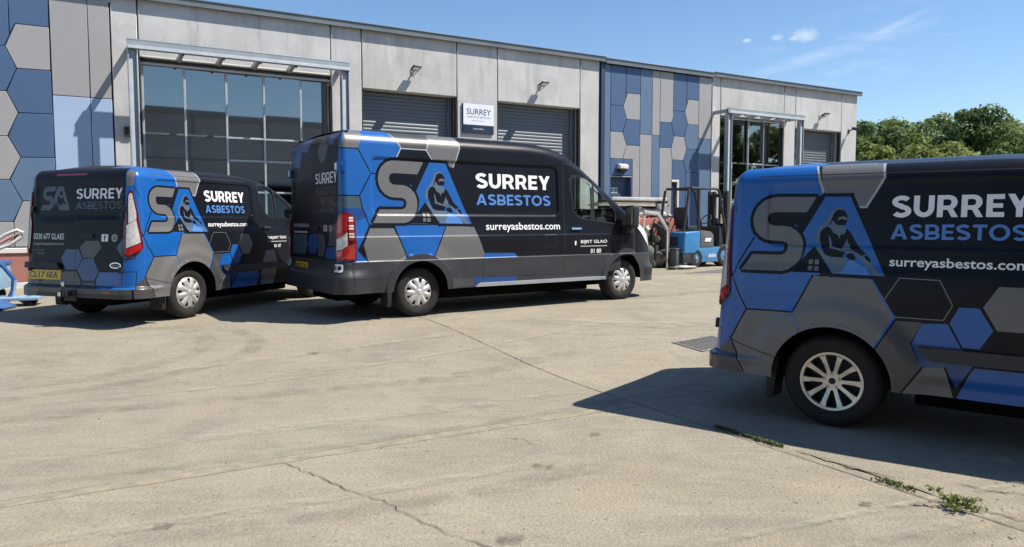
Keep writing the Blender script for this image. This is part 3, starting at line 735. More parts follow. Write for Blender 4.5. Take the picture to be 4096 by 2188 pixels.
# glazed entrances
def glazing(us, zs, z1, door_u=None):
    yb = .17
    cw = MB().box(us[0] - .05, us[-1] + .05, yb - .03, yb + .10, z1, z1 + .07).build('curtain_wall', 'mullion_dark', bld, .006, seg=1)
    part_box('head_flashing', 'galv_light', us[0] - .05, us[-1] + .05, yb - .08, yb - .032, z1 - .035, z1 + .012, cw, .004)
    for i, u in enumerate(us):
        part_box('mullion', 'mullion_metal', u - .022, u + .022, yb - .035, yb + .03, .26, z1 - .04, cw, .005)
    for i in range(len(us) - 1):
        levels = [.26] + zs + [z1]
        for j in range(len(levels) - 1):
            a, b, c, e = us[i] + .022, us[i + 1] - .022, levels[j] + .02, levels[j + 1] - .02
            o = MB().box(a + .002, b - .002, yb, yb + .012, c, e).build('pane', 'facade_glass', cw)
            o.rotation_euler = (random.uniform(-.004, .004), 0, random.uniform(-.004, .004))
            if j: part_box('transom', 'mullion_metal' if i >= 2 else 'mullion_dark', a, b, yb - .028, yb + .028, levels[j] - .02, levels[j] + .02, cw, .005)
    return cw
cw = glazing([2.25, 3.05, 3.88, 4.67, 5.48, 6.12], [1.15, 2.15, 2.84, 3.33], 4.76)
glazing([18.46, 19.17, 19.90, 20.62, 21.35], [1.2, 2.2, 2.72, 3.38], 4.79)
part_box('door_stile', 'mullion_dark', 5.50, 5.58, .10, .165, .27, 2.62, cw); part_box('door_stile', 'mullion_dark', 6.02, 6.09, .10, .165, .27, 2.62, cw); part_box('door_stile', 'mullion_dark', 5.50, 6.09, .10, .164, 2.622, 2.72, cw)
# canopies on posts
def canopy(u0, u1, z0, z1, arms, p=.70, wl=.175):
    cn = MB().box(u0, u1, -p, -p + .02, z0, z1).box(u0, u1, -p - .004, -p + .12, z1 - .022, z1).box(u0, u1, -p - .002, -p + .12, z0, z0 + .02).build('canopy', 'galv', bld, .004, seg=1)
    part_box('beam_lip', 'galv_light', u0 + .005, u1 - .005, -p - .022, -p - .006, z0 + .002, z0 + .065, cn, .003)
    for a in (u0 + .005, u1 - wl - .005):
        ps = MB().box(a, a + .022, -p + .025, -p + .18, ZB, z0 - .002).box(a + wl - .022, a + wl, -p + .025, -p + .18, ZB, z0 - .002).box(a + .02, a + wl - .02, -p + .09, -p + .11, ZB, z0 - .002).build('post', 'galv', cn, .004, seg=1)
        part_box('face_plate', 'galv_light', a + .024, a + .085, -p + .03, -p + .05, ZB, z0 - .2, cn, .003)
    for a in (u0 + .02, u1 - .10): part_box('side_arm', 'galv', a, a + .08, -p + .125, -.002, z0 + .03, z1 - .03, cn, .004)
    for a in arms:
        MB().bar((a, -p + .12, z0 + .10), (a, -.002, z0 + .0), .075, .12).build('arm', 'galv', cn, .004, seg=1)
        MB().lathe([(.035, 0), (.035, .02), (.02, .03), (.0, .032)], 10, 'y', (a, -p + .06, z0 - .01)).build('bracket', 'galv', cn)
canopy(1.95, 6.37, 4.86, 5.045, (2.95, 3.72, 4.45, 5.2))
canopy(18.13, 21.57, 4.79, 4.955, (18.9, 19.6, 20.3, 20.9))
part_box('wall_vent', 'lamp_black', 1.88, 2.03, -.06, -.002, 3.22, 3.42)
part_box('canopy_soffit', 'soffit', 2.25, 6.1, -.012, -.002, 4.853, 4.88)

# wall-mounted things
def to_world(u, y, z): return bld.matrix_local @ Vector((u, y, z))
bpy.context.view_layer.update()
def wall_thing(name, label, cat, u, z, group=None):
    p = Vector((-9.483 + CA * u, 14.2 + SA * u, z)); return thing(name, label, cat, p, math.radians(30), group)
def floodlight(u, z, label, s=.82):
    f = wall_thing('floodlight', label, 'floodlight', u, z, 'floodlights above the roller doors'); f.scale = (s,) * 3
    R = Matrix.Rotation(math.radians(-18), 3, 'X')
    MB().box(-.13, .13, -.14, .14, -.02, .035, R, (0, -.27, .03)).build('lamp_head', 'lamp_black', f, .012)
    MB().box(-.10, .10, -.10, .10, -.028, -.018, R, (0, -.27, .03)).build('lens', 'sign_white', f, .003)
    fin = MB()
    for k in range(5): fin.box(-.10 + k * .045, -.09 + k * .045, -.10, .10, .036, .055, R, (0, -.27, .03))
    fin.build('heat_fin', 'lamp_black', f)
    MB().box(-.025, .025, -.22, -.001, -.045, -.02).box(-.06, .06, -.02, -.001, -.12, .06).bar((-.10, -.25, -.0), (-.03, -.10, -.10), .02).bar((.10, -.25, -.0), (.03, -.10, -.10), .02).build('bracket', 'galv', f, .003)
floodlight(8.16, 5.16, 'black floodlight above the roller door left of the white sign')
floodlight(11.80, 5.12, 'black floodlight above the roller door right of the white sign')
floodlight(23.2, 5.12, 'small black floodlight above the farthest roller door')
cm = wall_thing('security_camera', 'small dark security camera on the far end pier', 'camera', 24.76, 4.70)
MB().box(-.03, .03, -.03, -.001, -.07, .07).bar((0, -.03, .02), (0, -.22, .06), .03).build('bracket', 'lamp_black', cm, .004)
MB().tube([(0, -.16, .09), (0, -.44, .03)], .055, 12).build('housing', 'lamp_black', cm, smooth=True)
sg = wall_thing('wall_sign', 'square white and navy company sign reading SURREY between two roller doors', 'sign', 9.935, 3.75)
MB().box(-.445, .445, -.045, -.002, 0, .745).build('board', 'sign_navy', sg, .004)
def sp(a, b): return (a, -.0485, b)
flat_art('print', [([[(-.43, .215), (.443, .215), (.443, .743), (-.43, .743)]], 'sign_white'), (text_at('SURREY', -.34, .36, .47, .62, .012), 'sign_navy'),
                   (text_at('ASBESTOS REMOVAL', -.33, .36, .385, .435, .0), 'sign_navy'), ([[(-.2, .315), (.17, .315), (.17, .323), (-.2, .323)]], 'sign_navy'), (text_at('Head Office', -.15, .15, .10, .135, .0), 'sign_white')], sp, None, sg)
bl = wall_thing('bulkhead_light', 'white wall light over the blue personnel door', 'light', 14.56, 3.02)
MB().prism([(-.19, .0), (-.001, .0), (-.001, .14), (-.10, .14), (-.19, .09)], -.15, .15, 'x').build('housing', 'plinth_white', bl, .01)
MB().prism([(-.17, -.05), (-.001, -.14), (-.001, -.003), (-.18, -.003)], -.13, .13, 'x').build('visor', 'lamp_black', bl, .008)

# ------------------------------------------------------------------ vans
class Shell:
    """painted van skin: s runs from the rear centre line round the corner, along the side and round the nose; v runs up"""
    def __init__(S, x0, L, W, rc, zt, rr, lean, tumble, ax, by, bottom, disp, bmax=1.40):
        S.x0, S.L, S.W, S.rc, S.lean, S.tumble, S.ax, S.by, S.bottom, S.disp, S.bmax = x0, L, W, rc, lean, tumble, ax, by, bottom, disp, bmax
        gx = np.linspace(-.5, L + .5, 1200); zz = np.interp(gx, *zip(*zt)); kr = np.hanning(61); kr /= kr.sum()
        S.gx = gx; S.gz = np.convolve(np.pad(zz, 30, 'edge'), kr, 'valid')
        S.rrp = rr
        S.sr = rc * PI / 2; S.k = S.sr - rc
        S.xf = L - ax; S.sf = S.xf - x0 + S.k; S.se = S.sf + ax * PI / 2
        S.smin = -(W - rc); S.smax = S.se + (W - by)
    def s(S, x): return x - S.x0 + S.k
    def h(S, h): return h - (S.W - S.rc)
    def plan(S, s):
        a = np.clip(s / S.rc, 0, PI / 2); t = np.clip((s - S.sf) / S.ax, 0, PI / 2)
        x = S.x0 + S.rc * (1 - np.cos(a)) + np.clip(s - S.sr, 0, S.sf - S.sr) + S.ax * np.sin(t)
        y = S.W - S.rc + np.minimum(s, 0) + S.rc * np.sin(a) - S.by * (1 - np.cos(t)) - np.clip(s - S.se, 0, None)
        fx = np.sin(t) / S.ax; fy = np.cos(t) / S.by; fn = np.hypot(fx, fy)
        nx = np.where(s < S.sr, -np.cos(a), np.where(s > S.sf, fx / fn, 0)); ny = np.where(s < S.sr, np.sin(a), np.where(s > S.sf, fy / fn, 1))
        return x, y, nx, ny
    def top(S, s):
        x = S.plan(np.asarray(s, float))[0]; rr = np.interp(x, *zip(*S.rrp)); return np.interp(x, S.gx, S.gz) - rr + rr * S.bmax
    def P(S, s, v, side=-1, off=0.0):
        s = np.asarray(s, float); v = np.asarray(v, float)
        x, y, nx, ny = S.plan(s); zt = np.interp(x, S.gx, S.gz); rr = np.interp(x, *zip(*S.rrp))
        b = np.clip((v - (zt - rr)) / rr, 0, PI / 2); z = np.where(v < zt - rr, v, zt - rr + rr * np.sin(b))
        d = S.disp(S, s, x, z) * np.cos(b) + off * np.cos(b)
        ins = rr * (1 - np.cos(b)) - d
        le = np.where(nx < 0, S.lean(z), np.clip(z - .75, 0, None) * .25)
        X = x - nx * (ins + le); Y = y - ny * (ins + S.tumble(z))
        return np.stack([X, side * Y, z + off * np.sin(b)], -1)
    def N(S, s, v, side=-1, off=0.0):
        e = .003; a = S.P(s + e, v, side, off) - S.P(s - e, v, side, off); b = S.P(s, v + e, side, off) - S.P(s, v - e, side, off)
        n = np.cross(a, b) if side < 0 else np.cross(b, a)
        return n / np.maximum(np.linalg.norm(n, axis=1), 1e-9)[:, None]
    def region(S, name, loops, m, side, parent, off, skirt=0.0, step=.05, smooth=True):
        """a separate piece that follows the skin: lamp, trim strip, plate, liner"""
        A = np.array([p for l in loops for p in l]); lo, hi = A.min(0), A.max(0)
        dl = []
        for l in loops:
            q = []
            for i in range(len(l)):
                a, b = np.array(l[i]), np.array(l[(i + 1) % len(l)]); n = max(1, int(np.linalg.norm(b - a) / step))
                q += [tuple(a + (b - a) * k / n) for k in range(n)]
            dl.append(q)
        V, T = cdt(dl, [], grid_pts(lo[0], hi[0], lo[1], hi[1], step)); T = T[in_even_odd(loops, V[T].mean(1))]
        used = np.unique(T); mp = np.full(len(V), -1); mp[used] = np.arange(len(used)); V = V[used]; T = mp[T]
        P = S.P(V[:, 0], V[:, 1], side, off); N = S.N(V[:, 0], V[:, 1], side, off)
        if side > 0: T = T[:, ::-1]
        if skirt > 0:
            E = {}
            for t in T:
                for i in range(3): E[(t[i], t[(i + 1) % 3])] = 1
            bd = [(a, b) for a, b in E if (b, a) not in E]
            n0 = len(P); bv = sorted({a for e in bd for a in e}); ix = {a: n0 + 2 * i for i, a in enumerate(bv)}
            extra = []; en = []
            for a in bv: extra += [P[a], P[a] - N[a] * skirt]; en += [N[a], N[a]]
            F = [tuple(t) for t in T] + [(ix[a], ix[a] + 1, ix[b] + 1, ix[b]) for a, b in bd]
            o = mesh_obj(name, np.concatenate([P, np.array(extra)]), F, m, parent, smooth=True)
            sm = np.ones(len(F), bool); sm[len(T):] = False; o.data.polygons.foreach_set('use_smooth', sm)
            return o
        return mesh_obj(name, P, T, m, parent, normals=N)
    def skin(S, side, paint, parts, cuts, guides, root, step, glass):
        """paint: [(loops, material)] in order; parts: [(loop, part name)]; cuts: loops removed; glass: part names set back and glazed"""
        ss_ = np.linspace(S.smin, S.smax, 260); tp = S.top(ss_); bt = S.bottom(S, ss_)
        outline = [(a, b) for a, b in zip(ss_, bt)] + [(a, b) for a, b in zip(ss_[::-1], tp[::-1])]
        loops = [outline] + [l for ls, m in paint for l in ls] + [l for l, n in parts] + cuts
        lines = list(guides)
        for u in [0, S.rc * .4, S.rc * .8, S.rc * 1.2, S.sr, S.sf] + [S.sf + S.ax * t for t in (.3, .6, .9, 1.2, 1.5)]: lines.append([(u, .25), (u, float(S.top(u)))])
        for f in (0., .2, .45, .7, 1.0, 1.2):
            sg_ = np.linspace(S.smin, S.smax, 90); xg = S.plan(sg_)[0]; rg_ = np.interp(xg, *zip(*S.rrp)); lines.append(list(zip(sg_, np.interp(xg, S.gx, S.gz) - rg_ + rg_ * f)))
        def dense(l, closed):
            q = []
            for i in range(len(l) if closed else len(l) - 1):
                a, b = l[i], l[(i + 1) % len(l)]; n = max(1, int(math.hypot(b[0] - a[0], b[1] - a[1]) / (step * 1.3)))
                q += [(a[0] + (b[0] - a[0]) * k / n, a[1] + (b[1] - a[1]) * k / n) for k in range(n)]
            return q if closed else q + [l[-1]]
        V, T = cdt([dense(l, True) for l in loops], [dense(l, False) for l in lines], grid_pts(S.smin, S.smax, .25, float(tp.max()), step))
        C = V[T].mean(1); keep = inside(outline, C)
        for c in cuts: keep &= ~inside(c, C)
        a2 = np.abs(np.cross(V[T[:, 1]] - V[T[:, 0]], V[T[:, 2]] - V[T[:, 0]])); keep &= a2 > 1e-9
        T = T[keep]; C = C[keep]
        names = ['wrap_black']; mi = np.zeros(len(T), int)
        for ls, m in paint:
            if m not in names: names.append(m)
            mi[in_even_odd(ls, C)] = names.index(m)
        pn = ['body']; pi = np.zeros(len(T), int)
        for l, n in parts:
            if n not in pn: pn.append(n)
            pi[inside(l, C)] = pn.index(n)
        P0 = S.P(V[:, 0], V[:, 1], side); N0 = S.N(V[:, 0], V[:, 1], side)
        for i, n in enumerate(pn):
            t = T[pi == i]
            if not len(t): continue
            used = np.unique(t); mp = np.full(len(V), -1); mp[used] = np.arange(len(used)); f = mp[t]
            if side > 0: f = f[:, ::-1]
            if n in glass:
                mesh_obj(n, S.P(V[used, 0], V[used, 1], side, -.008), f, glass[n], root, normals=N0[used])
            else: mesh_obj(n, P0[used], f, None, root, mats=names, mi=mi[pi == i], normals=N0[used])
    def roof(S, root, xw, paint=None, glass_name='windscreen'):
        sb = np.linspace(S.smin, S.smax, 240); R = S.P(sb, S.top(sb), -1)
        o_ = np.argsort(R[:, 0]); bx = R[o_, 0]; by_ = -R[o_, 1]
        keepm = (sb[o_] >= 0); 
        yb = lambda x: np.interp(x, bx[keepm], by_[keepm])
        ze = lambda x: np.interp(x, S.gx, S.gz) - np.interp(x, *zip(*S.rrp)) * (1 - math.sin(S.bmax))
        loop = [(p[0], p[1]) for p in R] + [(p[0], -p[1]) for p in R[::-1][1:-1]]
        xr, xn = R[:, 0].min(), R[:, 0].max()
        w0, w1 = xw; m_ = .07
        wl_ = [(w0, -yb(w0) + m_ + .05), (w0 - .04, 0), (w0, yb(w0) - m_ - .05), ((w0 + w1) / 2, yb((w0 + w1) / 2) - m_), (w1, yb(w1) - m_), (w1 + .10, 0), (w1, -yb(w1) + m_), ((w0 + w1) / 2, -yb((w0 + w1) / 2) + m_)]
        paint = paint or []
        V, T = cdt([loop, wl_] + [l for ls, m in paint for l in ls], [], grid_pts(xr, xn, -S.W, S.W, .06))
        C = V[T].mean(1); k = inside(loop, C); T = T[k]; C = C[k]
        x, y = V[:, 0], V[:, 1]
        def Z(x, y):
            e = np.clip(1 - (y / np.maximum(yb(x), .05)) ** 2, 0, 1)
            rib = -.008 * np.where((x > xr + .3) & (x < w0 - .4), ss(.3, .8, np.cos(y * PI / .17)), 0) * np.clip((yb(x) - np.abs(y)) / .2, 0, 1)
            dx = np.interp(x, *zip((xr, 0), (xr + .15, .72), (xr + .4, 1), (xn - .3, 1), (xn, 0)))
            return ze(x) + .075 * e * dx + rib
        P = np.stack([x, y, Z(x, y)], -1); e_ = .004
        N = np.stack([-(Z(x + e_, y) - Z(x - e_, y)) / (2 * e_), -(Z(x, y + e_) - Z(x, y - e_)) / (2 * e_), np.ones(len(x))], -1); N /= np.linalg.norm(N, axis=1)[:, None]
        bl_ = inside(loop, V); 
        g = inside(wl_, C)
        names = ['wrap_black']; mi = np.zeros(len(T), int)
        for ls, m in paint:
            if m not in names: names.append(m)
            mi[in_even_odd(ls, C)] = names.index(m)
        for nm, sel in (('roof_panel', ~g), (glass_name, g)):
            t = T[sel]; used = np.unique(t); mp = np.full(len(V), -1); mp[used] = np.arange(len(used)); f = mp[t]
            if nm == 'roof_panel': mesh_obj(nm, P[used], f, None, root, mats=names, mi=mi[sel], normals=N[used])
            else: mesh_obj(nm, P[used] - N[used] * .006, f, 'van_glass', root, normals=N[used])

def tyre_part(parent, r, rim, w):
    h = w / 2
    prof = [(rim - .01, h - .03), (rim, h - .012), (rim + .02, h - .004), ((r + rim) / 2, h + .006), (r - .035, h - .004), (r - .012, h - .022), (r - .002, h - .045)]
    ys_ = np.linspace(h - .05, -h + .05, 17); tread = []
    for i, y in enumerate(ys_): tread.append((r if i % 4 != 2 else r - .009, float(y)))
    prof = prof + tread + [(a, -b) for a, b in prof[::-1]]
    o = MB().lathe([(a, -b) for a, b in prof], 64).build('tyre', 'rubber', parent, smooth=True)
    # raised lettering band on the sidewall
    return o
def surf(name, loops, keep, f, step, R, m, parent, skirt=.0):
    V, T = cdt(loops, [], grid_pts(-R, R, -R, R, step)); C = V[T].mean(1); T = T[keep(C)]
    used = np.unique(T); mp = np.full(len(V), -1); mp[used] = np.arange(len(used)); V = V[used]; T = mp[T]
    g = lambda a, b: np.stack([a, f(a, b), b], -1)
    P = g(V[:, 0], V[:, 1]); e = .002
    N = np.cross(g(V[:, 0] + e, V[:, 1]) - g(V[:, 0] - e, V[:, 1]), g(V[:, 0], V[:, 1] + e) - g(V[:, 0], V[:, 1] - e)); N /= np.linalg.norm(N, axis=1)[:, None]
    if skirt == 0: return mesh_obj(name, P, T, m, parent, normals=N)
    E = set()
    for t in T:
        for i in range(3): E.add((t[i], t[(i + 1) % 3]))
    bd = [(a, b) for a, b in E if (b, a) not in E]; bv = sorted({a for e_ in bd for a in e_}); ix = {a: len(P) + 2 * i for i, a in enumerate(bv)}
    ex = []
    for a in bv: ex += [P[a], P[a] + np.array([0, skirt, 0])]
    F = [tuple(t) for t in T] + [(ix[b], ix[b] + 1, ix[a] + 1, ix[a]) for a, b in bd]
    o = mesh_obj(name, np.concatenate([P, np.array(ex)]), F, m, parent, smooth=True)
    sm = np.ones(len(F), bool); sm[len(T):] = False; o.data.polygons.foreach_set('use_smooth', sm)
    return o
def wheel_proto(parent, kind, r, rim, w):
    """outer face towards -y; origin at the hub"""
    wh = MB().lathe([(rim + .005, -w / 2 + .06), (rim - .012, -w / 2 + .065), (rim - .02, w / 2 - .03), (rim + .004, w / 2 - .03)], 40).lathe([(.0, -.02), (.09, -.02), (.15, -.0), (rim - .015, .0)], 40).build('wheel', 'dark_steel', parent, smooth=True)
    tyre_part(wh, r, rim, w)
    y0 = -w / 2 - .002
    if kind == 'hubcap':
        R = rim - .002; holes = []
        for k in range(9):
            a = 2 * PI * k / 9 + .2; hw = .105 if k % 2 else .14; q = []
            for (rr_, f) in ((.125, .55), (.118, 0), (.125, -.55), (.165, -1), (.178, -.9), (.182, 0), (.178, .9), (.165, 1)):
                q.append((rr_ * R / .2 * math.cos(a + hw * f), rr_ * R / .2 * math.sin(a + hw * f)))
            holes.append(q)
        ring = circle(0, 0, R, 64)
        def keep(C):
            k_ = inside(ring, C)
            for q in holes: k_ &= ~inside(q, C)
            return k_
        def f(a, b):
            rr_ = np.hypot(a, b); th = np.arctan2(b, a) - .2
            dome = -.030 * (1 - (rr_ / R) ** 2) - .014 * ss(R * .97, R * .86, rr_)
            return y0 + .022 + dome + .007 * np.cos(9 * th) * ss(.05, .11, rr_) * ss(R, R * .85, rr_) - .006 * ss(.036, .03, rr_)
        surf('rim', [ring] + holes + [circle(0, 0, .033, 20), circle(0, 0, R * .86, 40)], keep, f, .011, R, 'hubcap_silver', wh, .014)
    else:
        R = rim - .002; ring = circle(0, 0, R, 64); inner = circle(0, 0, R - .020, 64); hub = circle(0, 0, .070, 32); sp_ = []; nuts = []
        for k in range(10):
            a = 2 * PI * k / 10 + .16; c, s_ = math.cos(a), math.sin(a)
            q = [(.03, -.013), (.09, -.0135), (R - .05, -.0165), (R - .008, -.026), (R - .008, .026), (R - .05, .0165), (.09, .0135), (.03, .013)]
            sp_.append([(u * c - v * s_, u * s_ + v * c) for u, v in q])
        for k in range(5):
            a = 2 * PI * k / 5 + .16 + .314; nuts.append(circle(.056 * math.cos(a), .056 * math.sin(a), .0115, 12))
        cap = circle(0, 0, .025, 18)
        def keep(C):
            k_ = (inside(ring, C) & ~inside(inner, C)) | inside(hub, C)
            for q in sp_: k_ |= inside(q, C)
            for q in nuts: k_ &= ~inside(q, C)
            return k_ & ~inside(cap, C)
        def f(a, b):
            rr_ = np.hypot(a, b); return y0 + .012 + .020 * ss(R * .9, .04, rr_) - .006 * ss(R - .03, R - .01, rr_)
        surf('rim', [ring, inner, hub, cap] + sp_ + nuts, keep, f, .012, R, 'alloy', wh, .035)
        MB().lathe([(.0, y0 + .024), (.02, y0 + .025), (.026, y0 + .036)], 18).build('centre_cap', 'trim_plastic', wh, smooth=True)
        nt_ = MB()
        for k in range(5):
            a = 2 * PI * k / 5 + .16 + .314; nt_.lathe([(.0, y0 + .034), (.007, y0 + .034), (.009, y0 + .05)], 8, at=(.056 * math.cos(a), 0, .056 * math.sin(a)))
        nt_.build('wheel_nuts', 'hubcap_silver', wh, smooth=True)
        MB().lathe([(.04, .0), (.13, .0), (.135, .01), (.135, .02)], 32).build('brake_disc', 'galv', wh, smooth=True)
    return wh

def fit_out(root, S, dims):
    """everything on a van that is not painted skin"""
    W, L = S.W, S.L
    zf = dims['floor']
    MB().box(S.x0 + .12, L - .25, -W + .16, W - .16, zf, zf + .04).build('underbody', 'wheel_well', root)
    MB().box(dims['rw'] + .5, dims['fw'] - .5, -.70, .70, .20, zf).box(S.x0 + .15, L - .5, -.45, .45, .23, zf).build('chassis', 'wheel_well', root, .03)
    for xw in (dims['rw'], dims['fw']):
        for sd in (-1, 1):
            n = 20; V = []; F = []; r = dims['ra'] + .012
            for k in range(n + 1):
                t = .02 + (PI - .04) * k / n; x, z = xw + r * math.cos(t), dims['zw'] + .02 + r * math.sin(t)
                V += [(x, sd * (W - .035), z), (x, sd * (W - .40), z)]
                if k: F.append((2 * k - 2, 2 * k - 1, 2 * k + 1, 2 * k))
            V += [(xw, sd * (W - .40), dims['zw'])]
            for k in range(n): F.append((2 * k + 1, 2 * k + 3, len(V) - 1))
            mesh_obj('wheel_arch_liner', V, F, 'wheel_well', root)
    for sd in (-1, 1):
        xm = dims['rw'] - dims['ra'] - .035
        MB().prism([(xm - .03, .48), (xm + .06, .50), (xm + .03, .17), (xm - .02, .16)], sd * (W - .03), sd * (W - .24)).build('mud_flap', 'trim_plastic', root, .006)
    # axle and exhaust
    MB().tube([(dims['rw'], -W + .2, dims['zw']), (dims['rw'], W - .2, dims['zw'])], .05, 8).build('axle', 'dark_steel', root)
    # cabin
    xd, zs, zd = dims['xd'], dims['zseat'], dims['zdash']
    MB().box(xd - .16, xd - .12, -W + .12, W - .12, zf + .03, dims['zbulk']).build('bulkhead', 'cabin_plastic', root)
    for y in (-.46, .05, .46):
        MB().box(xd + .02, xd + .50, y - .22, y + .22, zs - .16, zs).box(xd - .08, xd + .06, y - .22, y + .22, zs, zs + .58).box(xd - .07, xd + .03, y - .13, y + .13, zs + .6, zs + .80).build('seat', 'seat_fabric', root, .04, seg=3)
    xs_ = dims['xdash']
    MB().prism([(xs_, zd), (xs_ + .18, zd + .06), (xs_ + .75, zd + .02), (xs_ + .75, zf + .3), (xs_ + .1, zf + .3), (xs_, zd - .2)], -W + .10, W - .10).build('dashboard', 'cabin_plastic', root, .03)
    c = Vector((xs_ - .12, -.46, zd + .02)); ax_ = Vector((.75, 0, -.66)).normalized(); u_ = Vector((0, 1, 0)); w_ = ax_.cross(u_)
    st = MB().tube([c + (u_ * math.cos(t) + w_ * math.sin(t)) * .19 for t in [2 * PI * k / 24 for k in range(25)]], .016, 8)
    st.bar(c - u_ * .18, c + u_ * .18, .035, .02).bar(c, c + w_ * .18, .035, .02).bar(c, c + ax_ * .25, .05)
    st.build('steering_wheel', 'cabin_plastic', root, smooth=True)
    # door mirrors
    xm, zm = dims['mirror']
    for sd in (-1, 1):
        mr = MB().box(xm - .05, xm + .10, sd * (W + .08), sd * (W + .27), zm - .17, zm + .19).build('door_mirror', 'trim_plastic', root, .04, seg=3)
        MB().prism([(xm - .06, zm - .26), (xm + .16, zm - .26), (xm + .12, zm - .13), (xm - .02, zm - .13)], sd * (W - .06), sd * (W + .12)).build('mirror_arm', 'trim_plastic', mr, .015)
        MB().box(xm - .056, xm - .051, sd * (W + .10), sd * (W + .25), zm - .13, zm + .16).build('mirror_glass', 'chrome', mr)
        MB().box(xm + .10, xm + .115, sd * (W + .14), sd * (W + .25), zm - .12, zm + .02).build('indicator', 'lamp_clear', mr, .006)
def place_wheels(root, proto, dims, W):
    first = True
    for xw in (dims['rw'], dims['fw']):
        for sd in (-1, 1):
            o = proto if first else copy_tree(proto, root); first = False
            o.location = (xw, sd * (W - dims['tw'] / 2 - .035), dims['zw']); o.rotation_euler = (0, random.uniform(0, 6) if sd > 0 else dims.get('spin', .4) + xw, 0 if sd < 0 else PI)
def rrect(x0, x1, z0, z1, r, n=5):
    out = []
    for cx, cz, a0 in ((x1 - r, z1 - r, 0), (x0 + r, z1 - r, PI / 2), (x0 + r, z0 + r, PI), (x1 - r, z0 + r, 1.5 * PI)):
        out += [(cx + r * math.cos(a0 + PI / 2 * k / n), cz + r * math.sin(a0 + PI / 2 * k / n)) for k in range(n + 1)]
    return out
def sd_rrect(x, z, x0, x1, z0, z1, r):
    qx = np.abs(x - (x0 + x1) / 2) - (x1 - x0) / 2 + r; qz = np.abs(z - (z0 + z1) / 2) - (z1 - z0) / 2 + r
    return np.hypot(np.maximum(qx, 0), np.maximum(qz, 0)) - r + np.minimum(np.maximum(qx, qz), 0)
def logo_layers(fx, fz):
    L = {k: [(fx(x), fz(z)) for x, z in v] for k, v in LOGO.items()}
    w = abs(fx(1) - fx(0)) * .052
    out = []
    for q in strip(L['S'], w, True) + strip(L['A'], w, True): out.append(([q], 'wrap_black'))
    gap = [(.84, 1.74), (.90, 1.74), (.755, 1.46), (.70, 1.53), (.56, 1.535), (.56, 1.62), (.78, 1.62)]
    out.append(([[(fx(a), fz(b)) for a, b in gap]], 'wrap_black'))
    out.append(([[(fx(a), fz(b)) for a, b in [(.55, 1.63), (.50, 1.57), (.55, 1.51), (.72, 1.52), (.79, 1.62)]]], 'wrap_black'))
    for k, m in (('A', 'wrap_blue'), ('LB', 'wrap_light_blue'), ('DB', 'wrap_steel_blue'), ('HALO', 'wrap_steel_blue'), ('HOUSE', 'wrap_black'), ('W1', 'wrap_grey'), ('W2', 'wrap_grey'), ('W3', 'wrap_grey'), ('W4', 'wrap_grey'),
                 ('HOOD', 'wrap_black'), ('TORSO', 'wrap_black'), ('MASK', 'wrap_steel_blue'), ('VIS', 'wrap_grey'), ('GOG', 'wrap_black'), ('CHEST', 'wrap_steel_blue'), ('ARM', 'wrap_steel_blue'), ('G1', 'wrap_black'), ('G2', 'wrap_black')):
        out.append(([L[k]], m))
    out.append(([L['S']], 'wrap_grey'))
    return out
def plate(S, root, h0, h1, z0, z1, txt, off):
    f = lambda h: S.h(h)
    for sd, sg_ in ((-1, 1), (1, -1)): pass
    x = float(S.P(np.array([S.h(.3)]), np.array([(z0 + z1) / 2]), -1)[0, 0]) - off
    ln = float(S.lean(np.array([z1]))[0] - S.lean(np.array([z0]))[0])
    pl = MB().add([(x, -h0, z0), (x, -h1, z0), (x + ln, -h1, z1), (x + ln, -h0, z1), (x + .02, -h0, z0), (x + .02, -h1, z0), (x + .02 + ln, -h1, z1), (x + .02 + ln, -h0, z1)], [(0, 1, 2, 3), (4, 5, 6, 7), (0, 1, 5, 4), (1, 2, 6, 5), (2, 3, 7, 6), (3, 0, 4, 7)]).build('number_plate', 'plate_yellow', root, .004)
    def mp_(a, b): return (x - .002 + ln * (b - z0) / (z1 - z0), -a, b)
    dz = z1 - z0; dh = h1 - h0
    flat_art('plate_lettering', [(text_at(txt, h0 + dh * .08, h1 - dh * .08, z0 + dz * .2, z1 - dz * .2, .01), 'plate_ink')], mp_, None, pl)

